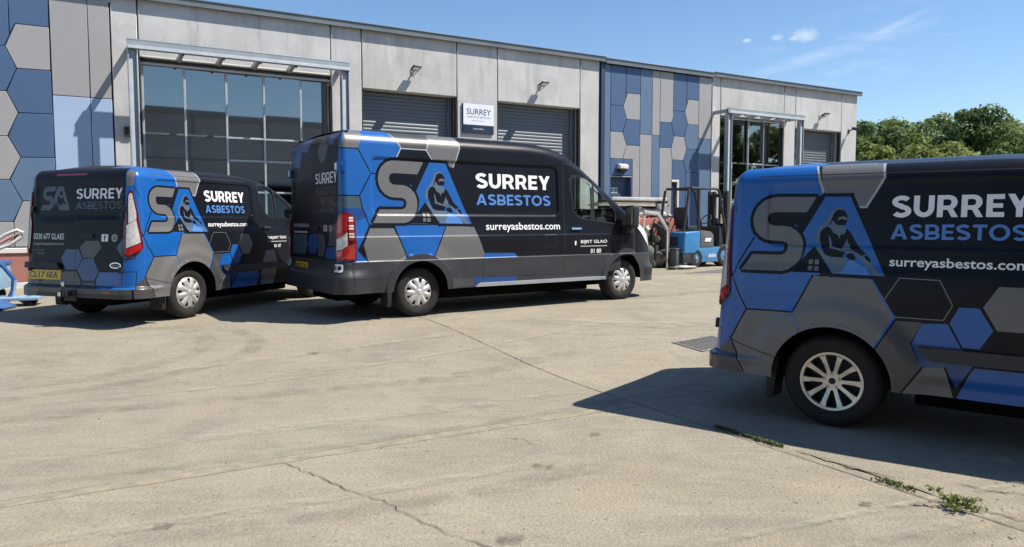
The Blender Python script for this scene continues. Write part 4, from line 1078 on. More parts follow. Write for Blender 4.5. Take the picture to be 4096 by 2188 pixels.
LOGO=dict(
 S=[(0.84,1.729),(0.57,1.736),(0.52,1.731),(0.469,1.711),(0.424,1.672),(0.397,1.621),(0.386,1.565),(0.393,1.511),(0.414,1.463),(0.451,1.427),(0.492,1.405),(0.538,1.398),(0.618,1.395),(0.645,1.384),(0.657,1.359),(0.656,1.334),(0.645,1.309),(0.62,1.293),(0.591,1.29),(0.394,1.29),(0.318,1.168),(0.624,1.167),(0.673,1.182),(0.72,1.221),(0.753,1.267),(0.766,1.317),(0.766,1.366),(0.759,1.405),(0.739,1.445),(0.709,1.477),(0.674,1.499),(0.635,1.511),(0.545,1.513),(0.52,1.519),(0.502,1.536),(0.493,1.564),(0.5,1.595),(0.517,1.612),(0.543,1.618),(0.777,1.615)],
 A=[(0.903,1.73),(1.073,1.727),(1.327,1.158),(1.233,1.16),(0.984,1.163),(0.848,1.362),(0.761,1.257),(0.781,1.312),(0.788,1.366),(0.78,1.415),(0.758,1.459)],
 HOUSE=[(0.848,1.356),(0.981,1.163),(0.688,1.163),(0.761,1.252)],
 W1=[(0.815,1.261),(0.844,1.262),(0.843,1.226),(0.814,1.226)],
 W2=[(0.856,1.262),(0.884,1.262),(0.887,1.225),(0.856,1.225)],
 W3=[(0.813,1.214),(0.843,1.214),(0.843,1.181),(0.812,1.181)],
 W4=[(0.855,1.212),(0.887,1.212),(0.889,1.18),(0.855,1.18)],
 LB=[(1.091,1.267),(1.208,1.209),(1.233,1.16),(1.034,1.166)],
 DB=[(0.853,1.357),(0.879,1.368),(0.903,1.329),(0.927,1.296),(1.046,1.28),(1.083,1.266),(1.034,1.166),(0.985,1.164)],
 HALO=[(1.004,1.654),(0.959,1.634),(0.937,1.581),(0.911,1.538),(0.87,1.489),(0.851,1.436),(0.849,1.387),(0.878,1.397),(0.899,1.465),(0.93,1.504),(0.961,1.566),(0.991,1.619),(1.036,1.632)],
 HOOD=[(1.004,1.636),(1.036,1.628),(1.057,1.594),(1.063,1.566),(1.056,1.547),(1.053,1.523),(1.021,1.518),(0.985,1.523),(0.948,1.533),(0.93,1.514),(0.952,1.557),(0.96,1.59),(0.977,1.624)],
 TORSO=[(0.926,1.511),(0.954,1.494),(0.968,1.465),(1.001,1.446),(1.05,1.456),(1.058,1.494),(1.085,1.471),(1.114,1.419),(1.142,1.367),(1.2,1.312),(1.17,1.297),(1.112,1.334),(1.063,1.325),(1.046,1.281),(0.964,1.285),(0.927,1.298),(0.903,1.339),(0.877,1.416),(0.881,1.465),(0.898,1.492)],
 MASK=[(0.952,1.552),(0.97,1.547),(0.985,1.523),(1.021,1.514),(1.049,1.504),(1.058,1.48),(1.041,1.452),(1.019,1.447),(1.015,1.418),(1.001,1.446),(0.968,1.465),(0.954,1.494),(0.935,1.511),(0.957,1.533)],
 GOG=[(0.989,1.552),(1.029,1.561),(1.059,1.547),(1.053,1.53),(1.021,1.53),(1.012,1.517),(0.994,1.522)],
 VIS=[(1.001,1.576),(1.033,1.585),(1.061,1.57),(1.057,1.557),(1.02,1.564),(0.993,1.554)],
 ARM=[(0.939,1.441),(0.953,1.427),(0.969,1.364),(1.063,1.333),(1.116,1.331),(1.206,1.274),(1.306,1.161),(1.261,1.159),(1.208,1.209),(1.166,1.269),(1.108,1.319),(1.063,1.321),(0.949,1.35),(0.95,1.374)],
 G1=[(1.068,1.306),(1.108,1.317),(1.135,1.282),(1.127,1.265),(1.091,1.267),(1.066,1.29)],
 G2=[(1.187,1.298),(1.205,1.303),(1.232,1.271),(1.228,1.247),(1.192,1.279)],
 CHEST=[(1.071,1.423),(1.07,1.39),(1.088,1.376),(1.089,1.352),(1.107,1.338),(1.063,1.337),(1.035,1.346)],
)

def rear_map(S, side, loops):
    if side < 0: return [[(S.h(a), b) for a, b in l] for l in loops]
    return [[(S.h(-a), b) for a, b in l] for l in loops]
def side_map(S, loops): return [[(S.s(a), b) for a, b in l] for l in loops]
def outline_of(poly, w, m): return [([q], m) for q in strip(poly, w, True)]
def lines(ps, w, m): return [([q], m) for p in ps for q in strip(p, w)]

# ---------- large high-roof van
def disp_mid(S, s, x, z):
    on = ss(S.sr, S.sr + .04, s) * (1 - ss(S.sf, S.sf + .1, s))
    sd = sd_rrect(x, z, .50, 3.57, 1.385, 2.13, .10)
    d = -.022 * ss(.012, -.012, sd) * on
    d = d + .016 * np.exp(-((z - 1.02) / .20) ** 2) * on + .010 * ss(1.12, 1.085, z) * on
    d = d + .013 * ss(.79, .775, z)
    for xw in (1.17, 4.93):
        r = np.hypot(x - xw, z - .36); d = d + (.022 * ss(.53, .505, r) + .02 * ss(.72, .5, r)) * on
    d = d + .05 * ss(.70, .56, z) * (1 - ss(S.sr, S.sr + .35, s)) * (s < S.sf)
    d = d - .010 * ss(.012, -.012, sd_rrect(s - S.smin, z, -.8, .80, 1.45, 2.33, .10)) * (1 - ss(-.06, -.03, s))
    d = d - .03 * ss(.02, -.02, sd_rrect(s - S.smin, z, -.75, .75, .60, .76, .03)) * (s < -.05)
    d = d + .05 * ss(.62, .52, z) * ss(S.sf + .3, S.sf + .6, s)
    return d
MID = Shell(.05, 5.86, 1.02, .13, [(-1, 2.48), (3.0, 2.48), (3.4, 2.455), (3.7, 2.39), (4.0, 2.24), (4.3, 2.03), (4.7, 1.73), (5.0, 1.50), (5.12, 1.41), (5.4, 1.29), (5.7, 1.15), (5.86, 1.06), (7, 1.0)],
            [(0, .19), (3.4, .19), (4.2, .20), (5.0, .14), (6, .12)], lambda z: .05 * np.clip((z - .6) / 1.8, 0, 1), lambda z: .075 * np.clip((z - 1.1) / 1.3, 0, 1.2) + .02 * np.clip((.6 - z) / .3, 0, 1),
            .76, .50, lambda S, s: np.where(s > S.sf + .2, .30, .37), disp_mid)
def mid_art(side):
    S = MID; P = []; sp_ = lambda l: side_map(S, [l])
    def add(l, m): P.append((sp_(l), m))
    add([(-.1, 2.7), (.80, 2.7), (.80, 2.43), (.94, 2.27), (.87, 2.12), (1.3, 2.1), (1.3, 1.27), (.45, 1.26), (.28, .93), (.41, .81), (.41, .78), (-.03, .78)], 'wrap_blue')
    add([(.12, 2.47), (.26, 2.7), (.42, 2.7), (.40, 2.42), (.33, 2.23), (.03, 2.23)], 'wrap_grey')
    add([(.0, 1.63), (.33, 1.63), (.37, 1.48), (.0, 1.47)], 'wrap_slate'); add([(.0, 1.47), (.37, 1.47), (.43, 1.36), (.27, 1.3), (.0, 1.3)], 'wrap_blue_deep')
    add([(.85, 2.7), (1.38, 2.7), (1.37, 2.40), (1.32, 2.26), (.94, 2.26), (.80, 2.42)], 'wrap_grey_dark')
    add([(1.38, 2.42), (1.84, 2.42), (1.85, 2.32), (1.745, 2.05), (1.69, 2.05), (1.65, 2.13), (1.40, 2.14), (1.32, 2.26)], 'wrap_grey'); add([(1.36, 2.42), (1.42, 2.7), (1.8, 2.7), (1.84, 2.42)], 'wrap_grey')
    for q in ([(.80, 2.5), (.94, 2.27), (.87, 2.14)], [(.94, 2.265), (1.32, 2.265), (1.38, 2.42), (1.84, 2.42), (1.85, 2.32), (1.745, 2.05)], [(1.32, 2.26), (1.40, 2.14)]):
        P.extend(lines([[(S.s(a), b) for a, b in q]], .016, 'wrap_silver'))
    add([(.45, 1.21), (.79, 1.21), (.95, .86), (.95, .78), (.42, .78), (.35, 1.01)], 'wrap_grey'); add([(.81, 1.25), (1.59, 1.25), (1.38, .80), (.97, .80)], 'wrap_blue')
    add([(1.59, 1.24), (2.03, 1.24), (2.21, .83), (2.17, .77), (1.36, .77)], 'wrap_grey'); add([(2.21, .85), (2.73, .84), (2.79, .775), (2.17, .775)], 'wrap_blue')
    for q in ([(.0, 2.23), (.33, 2.23), (.50, 1.92), (.33, 1.63), (.0, 1.63)], [(.50, 1.92), (.6, 1.92)], [(.33, 1.63), (.36, 1.48), (.45, 1.24), (.28, .93), (.42, .78)], [(.45, 1.225), (.80, 1.23), (.97, .82)], [(.35, 1.01), (.45, 1.22)], [(1.59, 1.25), (1.38, .82)]):
        P.extend(lines([[(S.s(a), b) for a, b in q]], .016, 'wrap_black'))
    add([(-1.2, .20), (7.5, .20), (7.5, .78), (-1.2, .78)], 'clad_plastic')
    P.append(([circle(S.s(1.17), .36, .505, 56)], 'clad_plastic')); P.append(([circle(S.s(4.93), .36, .505, 56)], 'clad_plastic'))
    add([(2.0, .52), (2.79, .505), (2.72, .38), (2.07, .39)], 'wrap_blue_deep'); add([(1.66, .52), (1.99, .52), (2.05, .39), (1.68, .39)], 'wrap_grey_dark')
    if side < 0:
        fx = lambda x: S.s(.50 + (x - .318) * 1.5 / 1.009); fz = lambda z: 1.265 + (z - 1.158) * .845 / .578
        P.extend(logo_layers(fx, fz))
        P.extend((side_map(S, q), 'wrap_white') for q in geo_text('SURREY', 2.11, 3.44, 1.775, 1.985, .215)); P.extend((side_map(S, q), 'wrap_light_blue') for q in geo_text('ASBESTOS', 2.11, 3.44, 1.535, 1.69, .19))
        P.append((side_map(S, text_at('surreyasbestos.com', 2.24, 3.59, 1.145, 1.285, .012)), 'wrap_white'))
        P.append((side_map(S, text_at('BIJRT GLAO', 3.99, 4.54, .945, 1.01, .015)), 'wrap_white')); add([(3.985, .905), (4.54, .905), (4.54, .922), (3.985, .922)], 'wrap_silver')
        P.append((side_map(S, text_at('01 80', 4.20, 4.42, .80, .87, .02)), 'wrap_white')); P.append((side_map(S, [rrect(3.87, 3.90, .93, 1.0, .012, 3)]), 'wrap_white'))
    # panel gaps
    for q in ([(3.68, 2.2), (3.68, .40)], [(4.88, 1.42), (4.88, .98), (4.80, .86)], [(2.17, .77), (2.17, .40)], [(1.66, .515), (3.68, .49), (4.46, .48)], [(.2, .56), (.62, .55)], [(3.50, 1.10), (3.50, .92), (3.30, .92), (3.30, 1.10), (3.50, 1.10)], [(3.68, 2.2), (3.85, 2.18), (4.0, 2.12), (4.3, 1.93), (4.78, 1.50), (4.88, 1.42)]):
        P.extend(lines([[(S.s(a), b) for a, b in q]], .009, 'seam'))
    for wl_ in MID_WIN: P.extend(outline_of([(S.s(a), b) for a, b in wl_], .035, 'seam'))
    # rear doors
    def rear(l, m): P.append((rear_map(S, side, l), m))
    rear([[(-.9, .80), (.9, .80), (.9, 2.6), (-.9, 2.6)]], 'wrap_black')
    rear([[(.13, 2.23), (.27, 2.42), (.42, 2.40), (.50, 2.30), (.46, 2.20), (.34, 2.08), (.22, 2.10)]], 'wrap_grey_dark'); rear([[(.48, 2.44), (.79, 2.44), (.70, 2.30), (.52, 2.30)]], 'wrap_blue_deep')
    rear([[(-.38, 2.46), (-.12, 2.44), (-.25, 2.26), (-.50, 2.28), (-.60, 2.4)]], 'wrap_blue_deep'); rear([[(-.85, 2.36), (-.6, 2.4), (-.5, 2.28), (-.6, 2.05), (-.85, 2.1)]], 'wrap_blue_deep')
    rear([[(-.13, 1.12), (.12, 1.14), (.20, .98), (.1, .86), (-.12, .86), (-.2, .98)]], 'wrap_blue_deep'); rear([[(.17, 1.14), (.42, 1.12), (.48, .96), (.40, .83), (.2, .83), (.2, .98)]], 'wrap_grey_dark')
    rear([[(.52, .95), (.86, .98), (.86, .81), (.46, .81)]], 'wrap_blue_deep'); rear([[(.62, 1.20), (.86, 1.30), (.86, .99), (.58, .98)]], 'wrap_grey_dark'); rear([[(-.80, 1.12), (-.25, 1.12), (-.2, .98), (-.3, .84), (-.8, .84)]], 'wrap_slate')
    [rear(q, 'wrap_white') for q in geo_text('SURREY', .05, .83, 1.80, 1.945, .14)]; [rear(q, 'wrap_grey_dark') for q in geo_text('ASBESTOS', .08, .80, 1.655, 1.755, .13)]
    rear(text_at('surreyasbestos', -.80, -.16, 1.20, 1.29, .01), 'wrap_silver'); rear([[(-.78, 1.14), (-.2, 1.14), (-.2, 1.165), (-.78, 1.165)]], 'wrap_silver')
    rear([rrect(.40, .53, 1.165, 1.25, .01, 2)], 'wrap_silver'); rear(text_at('f', .44, .49, 1.172, 1.24, .03), 'wrap_black'); rear([circle(.645, 1.207, .045, 16), circle(.645, 1.207, .026, 12)], 'wrap_silver')
    rear([strip([(0, .80), (0, 2.36)], .012)[0]], 'seam')
    for q in ([(.86, .80), (.86, 2.30), (.80, 2.36), (0, 2.40)], [(-.86, .80), (-.86, 2.30), (-.80, 2.36), (0, 2.40)], [(-.95, .80), (.95, .80)]):
        for k in strip(q, .010): rear([k], 'seam')
    # nose: grille
    P.append(([[(S.se - .1, .55), (S.smax + .1, .55), (S.smax + .1, .92), (S.se - .1, .92)]], 'trim_plastic'))
    return P
MID_WIN = [[(3.82, 1.95), (3.88, 2.005), (3.99, 2.005), (4.14, 1.96), (4.265, 1.885), (4.265, 1.325), (4.1, 1.345), (3.98, 1.375), (3.89, 1.46)], [(4.305, 1.86), (4.5, 1.69), (4.73, 1.48), (4.74, 1.275), (4.305, 1.32)]]
MID_D = dict(floor=.42, rw=1.17, fw=4.93, ra=.41, zw=.345, xd=3.68, zseat=1.02, zdash=1.34, xdash=4.42, zbulk=2.2, mirror=(4.92, 1.37), tw=.235)

def build_mid():
    S = MID; root = thing('high_roof_van', 'large high-roof van in black, blue and grey wrap parked side-on in the centre', 'van', (-2.79, 10.14, .205), math.radians(35), 'wrapped company vans')
    rec = rrect(.50, 3.57, 1.385, 2.13, .10); g = []
    for e in (.012, .006, 0, -.006, -.012): q = [(S.s(a), b) for a, b in rrect(.50 - e, 3.57 + e, 1.385 - e, 2.13 + e, .10 + e)]; g.append(q + [q[0]])
    for z in (.56, .60, .63, .66, .70, .775, .782, .79, 1.085, 1.10, 1.12): g.append([(S.smin, z), (S.smax, z)])
    for xw in (1.17, 4.93): g.append(circle(S.s(xw), .36, .53, 56)); g.append(circle(S.s(xw), .36, .505, 56))
    for side in (-1, 1):
        cuts = [circle(S.s(1.17), .36, .41, 56), circle(S.s(4.93), .36, .41, 56)]
        door = [(S.s(a), b) for a, b in [(3.68, 2.2), (3.85, 2.18), (4.0, 2.12), (4.3, 1.93), (4.78, 1.50), (4.88, 1.42), (4.88, .98), (4.80, .86), (4.48, .60), (4.46, .40), (3.68, .40)]]
        parts = [(rear_map(S, side, [[(0, .80), (.86 * -side, .80), (.86 * -side, 2.30), (.80 * -side, 2.36), (0, 2.40)]])[0], 'rear_door'),
                 ([(S.smin - .1, .2), (S.s(.66), .2), (S.s(.66), .42), (S.s(.72), .60), (S.s(.80), .78), (S.smin - .1, .78)], 'rear_bumper'),
                 (door, 'front_door')]
        parts += [([(S.s(a), b) for a, b in w], 'side_window') for w in MID_WIN]
        S.skin(side, mid_art(side), parts, cuts, g, root, .045 if side < 0 else .07, {'side_window': 'van_glass'})
        S.region('door_lining', [[(S.s(a), b) for a, b in [(3.55, 2.06), (4.0, 2.06), (4.85, 1.4), (4.85, .5), (3.55, .5)]]] + [[(S.s(a), b) for a, b in w] for w in MID_WIN], 'cabin_plastic', side, root, -.05)
        # tail lamps
        lp = [(.0, 1.30), (.05, 1.385), (.12, 1.42), (.22, 1.40), (.275, 1.33), (.275, .80), (.02, .80), (.0, .86)]
        tl = S.region('tail_lamp', [lp], 'lamp_red_dark', side, root, .02, .04)
        S.region('lens', [[(.02, 1.29), (.06, 1.365), (.12, 1.395), (.17, 1.385), (.17, 1.18), (.10, 1.11), (.02, 1.09)]], 'lamp_red', side, tl, .025, .008)
        S.region('lens', [[(.02, 1.075), (.10, 1.10), (.165, 1.165), (.165, .99), (.10, .94), (.02, .93)]], 'lamp_clear', side, tl, .025, .008)
        S.region('lens', [[(.02, .915), (.10, .925), (.17, .98), (.255, 1.02), (.255, .82), (.035, .82)]], 'lamp_red', side, tl, .025, .008)
        for k in range(9): S.region('lens_bar', [rrect(.185, .245, 1.06 + k * .034, 1.085 + k * .034, .008, 2)], 'lamp_clear' if k % 3 else 'lamp_red', side, tl, .026, .008)
        S.region('headlight', [[(S.s(5.10), 1.32), (S.s(5.28), 1.28), (S.s(5.48), 1.19), (S.s(5.68), 1.05), (S.s(5.76), .93), (S.s(5.70), .88), (S.s(5.54), .98), (S.s(5.36), 1.12), (S.s(5.2), 1.24)]], 'headlamp', side, root, .012, .02)
        hg = S.region('door_hinge', [rrect(.04, .17, 1.93, 2.06, .02, 3)], 'wrap_blue', side, root, .045, .05)
        S.region('sticker', [rrect(.0, .045, 1.955, 2.04, .005, 2)], 'wrap_white', side, hg, .05, .02)
        st = S.region('reflector', [rrect(-.02, .11, .655, .755, .02, 3)], 'wrap_white', side, root, .010, .02, .02)
        S.region('mark', [[(.0, .675), (.025, .675), (.025, .735), (.0, .735)], circle(.068, .705, .028, 12)], 'trim_plastic', side, st, .013, 0, .02)
        S.region('door_handle', [rrect(S.s(3.80), S.s(4.00), 1.175, 1.205, .012, 3)], 'chrome' if side < 0 else 'trim_plastic', side, root, .028, .03)
        S.region('step_rail', [[(S.s(2.05), .375), (S.s(4.46), .375), (S.s(4.46), .425), (S.s(2.12), .425)]], 'galv', side, root, .035, .035)
        S.region('front_bumper_insert', [[(S.s(5.45), .52), (S.smax, .52), (S.smax, .40), (S.s(5.50), .40)]], 'trim_plastic', side, root, .004)
    S.region('rear_handle', [rrect(S.h(.06), S.h(.24), 1.18, 1.23, .015, 3)], 'trim_plastic', -1, root, .02, .02)
    hk = [(-.04, 2.7), (.38, 2.7)]
    xr = .22
    y_ = .80
    S.roof(root, (3.98, 4.98), [([[(.15, -.9), (.80, -.9), (.86, -.62), (.72, -.45), (.2, -.45)]], 'wrap_blue'), ([[(.84, -.9), (1.40, -.9), (1.40, -.66), (.86, -.66)]], 'wrap_grey_dark'), ([[(1.41, -.9), (1.84, -.9), (1.78, -.66), (1.46, -.66)]], 'wrap_grey')])
    plate(S, root, -.70, -.21, .62, .73, 'KM17 TXV', .012)
    MB().bar((.12, .0, .40), (.12, 0, .33), .1).build('tow_eye', 'trim_plastic', root, .01)
    fit_out(root, S, MID_D)
    pr = wheel_proto(root, 'hubcap', .342, .205, .235); place_wheels(root, pr, MID_D, S.W)
    return root

# ---------- smaller vans
def disp_small(S, s, x, z):
    on = ss(S.sr, S.sr + .05, s) * (1 - ss(S.sf, S.sf + .1, s))
    sd = sd_rrect(x, z, .50, 2.28, 1.36, 1.83, .08)
    d = -.010 * ss(.012, -.012, sd) * on
    d = d + .014 * ss(1.24, 1.16, z) * on
    for xw in (.99, 3.85):
        r = np.hypot(x - xw, z - .36); d = d + (.030 * ss(.66, .50, r) + .010 * ss(.45, .43, r)) * on
    d = d - .022 * ss(.50, .40, z) * on * (1 - ss(1.0, .7, np.hypot(x - .99, z - .36) * 1.6))
    d = d + .055 * ss(.50, .455, z) * (1 - ss(S.sr, S.sr + .30, s)) * (s < S.sf)
    d = d - .012 * ss(.015, -.015, sd_rrect(s - S.smin, z, -.8, .78, 1.34, 1.80, .12)) * (1 - ss(-.02, .0, s))
    d = d - .03 * ss(.03, -.01, sd_rrect(s - S.smin, z, -.7, .60, .52, .72, .04)) * (s < -.05) * .0
    d = d + .05 * ss(.60, .50, z) * ss(S.sf + .3, S.sf + .6, s)
    return d
SML = Shell(.05, 4.80, .985, .24, [(-1, 1.97), (2.0, 1.97), (2.4, 1.95), (2.7, 1.89), (3.0, 1.78), (3.4, 1.53), (3.75, 1.29), (3.9, 1.21), (4.3, 1.10), (4.65, .99), (4.8, .93), (6, .9)],
            [(0, .13), (2.4, .14), (3.2, .17), (3.8, .12), (5, .10)], lambda z: .10 * np.clip(z - .5, 0, 2), lambda z: .10 * np.clip(z - 1.0, 0, 2) ** 1.2 + .015 * np.clip((.55 - z) / .2, 0, 1),
            .70, .46, lambda S, s: np.where(s > S.sf + .2, .27, .345), disp_small)
SML_WIN = [[(2.44, 1.83), (2.50, 1.855), (2.64, 1.84), (2.79, 1.79), (2.79, 1.36), (2.68, 1.37), (2.57, 1.43), (2.47, 1.62)], [(2.825, 1.765), (3.06, 1.62), (3.36, 1.40), (3.36, 1.35), (2.825, 1.362)]]
SML_D = dict(floor=.36, rw=.99, fw=3.85, ra=.41, zw=.35, xd=2.40, zseat=.90, zdash=1.26, xdash=3.02, zbulk=1.76, mirror=(3.48, 1.38), tw=.215)
def small_art(side):
    S = SML; P = []
    def add(l, m): P.append((side_map(S, [l]), m))
    xq = -.08 if side < 0 else .13
    add([(xq, 2.3), (.80, 2.3), (.82, 1.93), (.90, 1.74), (.90, 1.15), (.85, 1.135), (.72, .865), (.37, .86), (.24, .61), (.24, .5), (xq, .46)], 'wrap_blue')
    add([(-.02, 1.92), (.13, 1.98), (.17, 1.90), (.10, 1.74), (-.01, 1.74)], 'wrap_grey')
    add([(.80, 2.3), (1.26, 2.3), (1.29, 1.86), (1.18, 1.65), (1.13, 1.65), (1.09, 1.75), (.89, 1.75)], 'wrap_grey')
    for q in ([(.80, 2.05), (.89, 1.75)], [(1.26, 2.05), (1.29, 1.86), (1.18, 1.65), (1.13, 1.65)]): P.extend(lines([[(S.s(a), b) for a, b in q]], .016, 'wrap_silver'))
    add([(.85, 1.14), (1.24, 1.14), (1.40, .87), (1.28, .65), (1.2, .4), (.77, .4), (.77, .74), (.72, .86)], 'wrap_grey')
    add([(.37, .855), (.72, .855), (.77, .74), (.70, .30), (.36, .30), (.24, .61)], 'wrap_grey'); add([(.10, .50), (.24, .60), (.36, .33), (.12, .33)], 'wrap_grey_dark')
    add([(1.41, .85), (1.57, .85), (1.50, .70), (1.57, .54), (1.46, .30), (1.2, .30), (1.30, .65)], 'wrap_grey_dark')
    add([(1.57, .85), (1.72, .86), (1.80, .69), (1.51, .70)], 'wrap_blue'); add([(1.77, .97), (1.89, .97), (1.97, .83), (1.90, .70), (1.80, .70), (1.72, .86)], 'wrap_blue')
    add([(1.99, 1.12), (2.13, 1.12), (2.21, .98), (2.13, .83), (1.99, .83), (1.91, .98)], 'wrap_grey')
    add([(1.51, .70), (1.80, .70), (1.87, .57), (1.72, .55), (1.57, .54)], 'wrap_blue_deep')
    add([(1.58, .54), (1.71, .55), (1.77, .30), (1.44, .30)], 'wrap_grey'); add([(1.71, .55), (1.87, .57), (1.775, .40)], 'wrap_blue_deep'); add([(1.87, .57), (2.30, .57), (2.36, .44), (2.30, .30), (1.76, .30)], 'wrap_blue')
    add([(2.44, .72), (2.50, .86), (2.70, .86), (2.76, .70), (2.70, .30), (2.42, .30), (2.38, .52)], 'wrap_grey')
    dk = [(1.42, 1.15), (1.66, 1.145), (1.74, .98), (1.69, .875), (1.39, .875), (1.33, .99)]
    P.extend(outline_of([(S.s(a), b) for a, b in dk], .007, 'wrap_grey'))
    P.extend(outline_of([(S.s(a), b) for a, b in [(2.50, .86), (2.70, .86)]], .010, 'wrap_blue'))
    for q in ([(.85, 1.14), (.72, .86), (.37, .857), (.24, .61), (.36, .36)], [(.20, 1.17), (.37, .857)], [(.10, 1.08), (.24, 1.13), (.40, 1.42)], [(1.57, .85), (1.72, .86), (1.80, .70)], [(1.72, .86), (1.77, .97)], [(1.58, .54), (1.46, .35)], [(1.71, .55), (1.775, .40), (1.87, .57)], [(.12, 1.74), (.22, 1.62)]):
        P.extend(lines([[(S.s(a), b) for a, b in q]], .013, 'wrap_black'))
    for q in ([(.72, .86), (.77, .74)], [(1.24, 1.14), (1.40, .87), (1.28, .65)]): P.extend(lines([[(S.s(a), b) for a, b in q]], .012, 'wrap_blue'))
    if side < 0:
        P.extend(logo_layers(lambda x: S.s(x), lambda z: z))
        P.extend((side_map(S, q), 'wrap_white') for q in geo_text('SURREY', 1.345, 2.135, 1.575, 1.725, .215)); P.extend((side_map(S, q), 'wrap_light_blue') for q in geo_text('ASBESTOS', 1.345, 2.125, 1.42, 1.525, .19))
        P.append((side_map(S, text_at('surreyasbestos.com', 1.35, 2.145, 1.21, 1.295, .016)), 'wrap_white'))
        P.append((side_map(S, text_at('TARJART TEAO', 2.55, 3.0, 1.02, 1.075, .015)), 'wrap_white')); add([(2.56, .985), (3.0, .985), (3.0, 1.0), (2.56, 1.0)], 'wrap_silver'); P.append((side_map(S, text_at('01 07', 2.70, 2.86, .90, .95, .02)), 'wrap_white'))
    for q in ([(2.37, 1.84), (2.36, .36)], [(3.48, 1.36), (3.46, .95), (3.38, .80)], [(2.37, 1.84), (2.6, 1.88), (2.85, 1.80), (3.1, 1.64), (3.48, 1.36)], [(.22, .62), (.30, .58), (.62, .50)], [(.42, 1.90), (2.2, 1.89)]):
        P.extend(lines([[(S.s(a), b) for a, b in q]], .008, 'seam'))
    for wl_ in SML_WIN: P.extend(outline_of([(S.s(a), b) for a, b in wl_], .030, 'seam'))
    def rear(l, m): P.append((rear_map(S, side, l), m))
    rear([[(-.80, .50), (.80, .50), (.80, 2.2), (-.80, 2.2)]], 'wrap_black')
    sh = .06
    for q, m in [([(-0.23, 0.95), (-0.01, 0.95), (0.06, 0.84), (-0.03, 0.69), (-0.23, 0.68), (-0.31, 0.83)], 'wrap_blue_deep'), ([(0.0, 0.97), (0.11, 1.06), (0.33, 1.06), (0.38, 0.97), (0.25, 0.84), (0.07, 0.84)], 'wrap_grey_dark'), ([(0.07, 0.83), (0.25, 0.84), (0.35, 0.67), (0.28, 0.55), (0.08, 0.55), (-0.03, 0.69)], 'wrap_blue_deep'),
                 ([(0.76, 1.14), (0.91, 1.14), (0.89, 0.84), (0.75, 0.83), (0.62, 0.97)], 'wrap_slate'), ([(0.36, 0.67), (0.91, 0.68), (0.9, 0.46), (0.34, 0.46), (0.3, 0.55)], 'wrap_blue'), ([(0.08, 0.54), (0.28, 0.54), (0.34, 0.46), (0.05, 0.46)], 'wrap_grey_dark'), ([(-0.67, 0.53), (-0.23, 0.67), (-0.03, 0.67), (0.06, 0.54), (0.03, 0.46), (-0.64, 0.46)], 'wrap_grey_dark'), ([(-1.1, 0.69), (-0.93, 0.68), (-0.67, 0.53), (-0.64, 0.30), (-1.1, 0.30)], 'wrap_slate')]:
        rear([[(a + sh, b) for a, b in q]], m); 
        for k in strip([(a + sh, b) for a, b in q], .008, True): rear([k], 'wrap_black')
    rear([[(-.62, .40), (.92, .40), (.92, .465), (-.62, .465)]], 'wrap_grey_dark'); rear([[(-.6, .20), (.92, .20), (.92, .40), (-.6, .40)]], 'clad_plastic')
    fx = lambda x: -.68 + (x - .318) * .53 / 1.009; fz = lambda z: 1.44 + (z - 1.158) * .31 / .578
    rear([[(fx(a), fz(b)) for a, b in LOGO['S']]], 'wrap_grey_dark'); rear([[(fx(a), fz(b)) for a, b in LOGO['A']]], 'wrap_slate'); rear([[(fx(a), fz(b)) for a, b in LOGO['HOUSE']]], 'wrap_black'); rear([[(fx(a), fz(b)) for a, b in LOGO['TORSO']]], 'wrap_black'); rear([[(fx(a), fz(b)) for a, b in LOGO['HOOD']]], 'wrap_black')
    [rear(q, 'wrap_white') for q in geo_text('SURREY', -.05, .735, 1.585, 1.715, .18)]; [rear(q, 'wrap_slate') for q in geo_text('ASBESTOS', -.05, .72, 1.455, 1.55, .13)]
    rear(text_at('0330 677 GLAES', -.76, -.22, 1.07, 1.145, .004), 'wrap_white'); rear(text_at('enquiriesasbestos.com', -.76, -.22, .985, 1.035, .004), 'wrap_silver'); rear(text_at('LICENCED', -.76, -.56, .915, .94, .0), 'wrap_grey'); rear(text_at('TRANSIT', -.70, -.54, .875, .90, .0), 'wrap_grey')
    rear([rrect(.43, .54, 1.05, 1.14, .008, 2)], 'wrap_white'); rear(text_at('f', .465, .505, 1.06, 1.13, .03), 'wrap_black'); rear([circle(.645, 1.095, .048, 18), circle(.645, 1.095, .030, 14)], 'wrap_silver'); rear([circle(.645, 1.095, .024, 12)], 'wrap_grey')
    el = lambda rx, rz: [(.68 + rx * math.cos(2 * PI * k / 24), .755 + rz * math.sin(2 * PI * k / 24)) for k in range(24)]
    rear([el(.092, .037)], 'chrome'); rear([el(.078, .027)], 'wrap_black'); rear(text_at('Ford', .625, .735, .740, .772, .01, .3), 'wrap_silver')
    rear([rrect(-.42, .12, 1.885, 1.915, .01, 2)], 'lamp_red_dark')
    for q in ([(0, .50), (0, 1.86)], [(.80, .50), (.80, 1.80), (.74, 1.86), (0, 1.875)], [(-.80, .50), (-.80, 1.80), (-.74, 1.86), (0, 1.875)], [(-.95, .49), (.95, .49)]):
        for k in strip(q, .009): rear([k], 'seam')
    P.append(([[(S.se - .1, .45), (S.smax + .1, .45), (S.smax + .1, .80), (S.se - .1, .80)]], 'trim_plastic'))
    return P
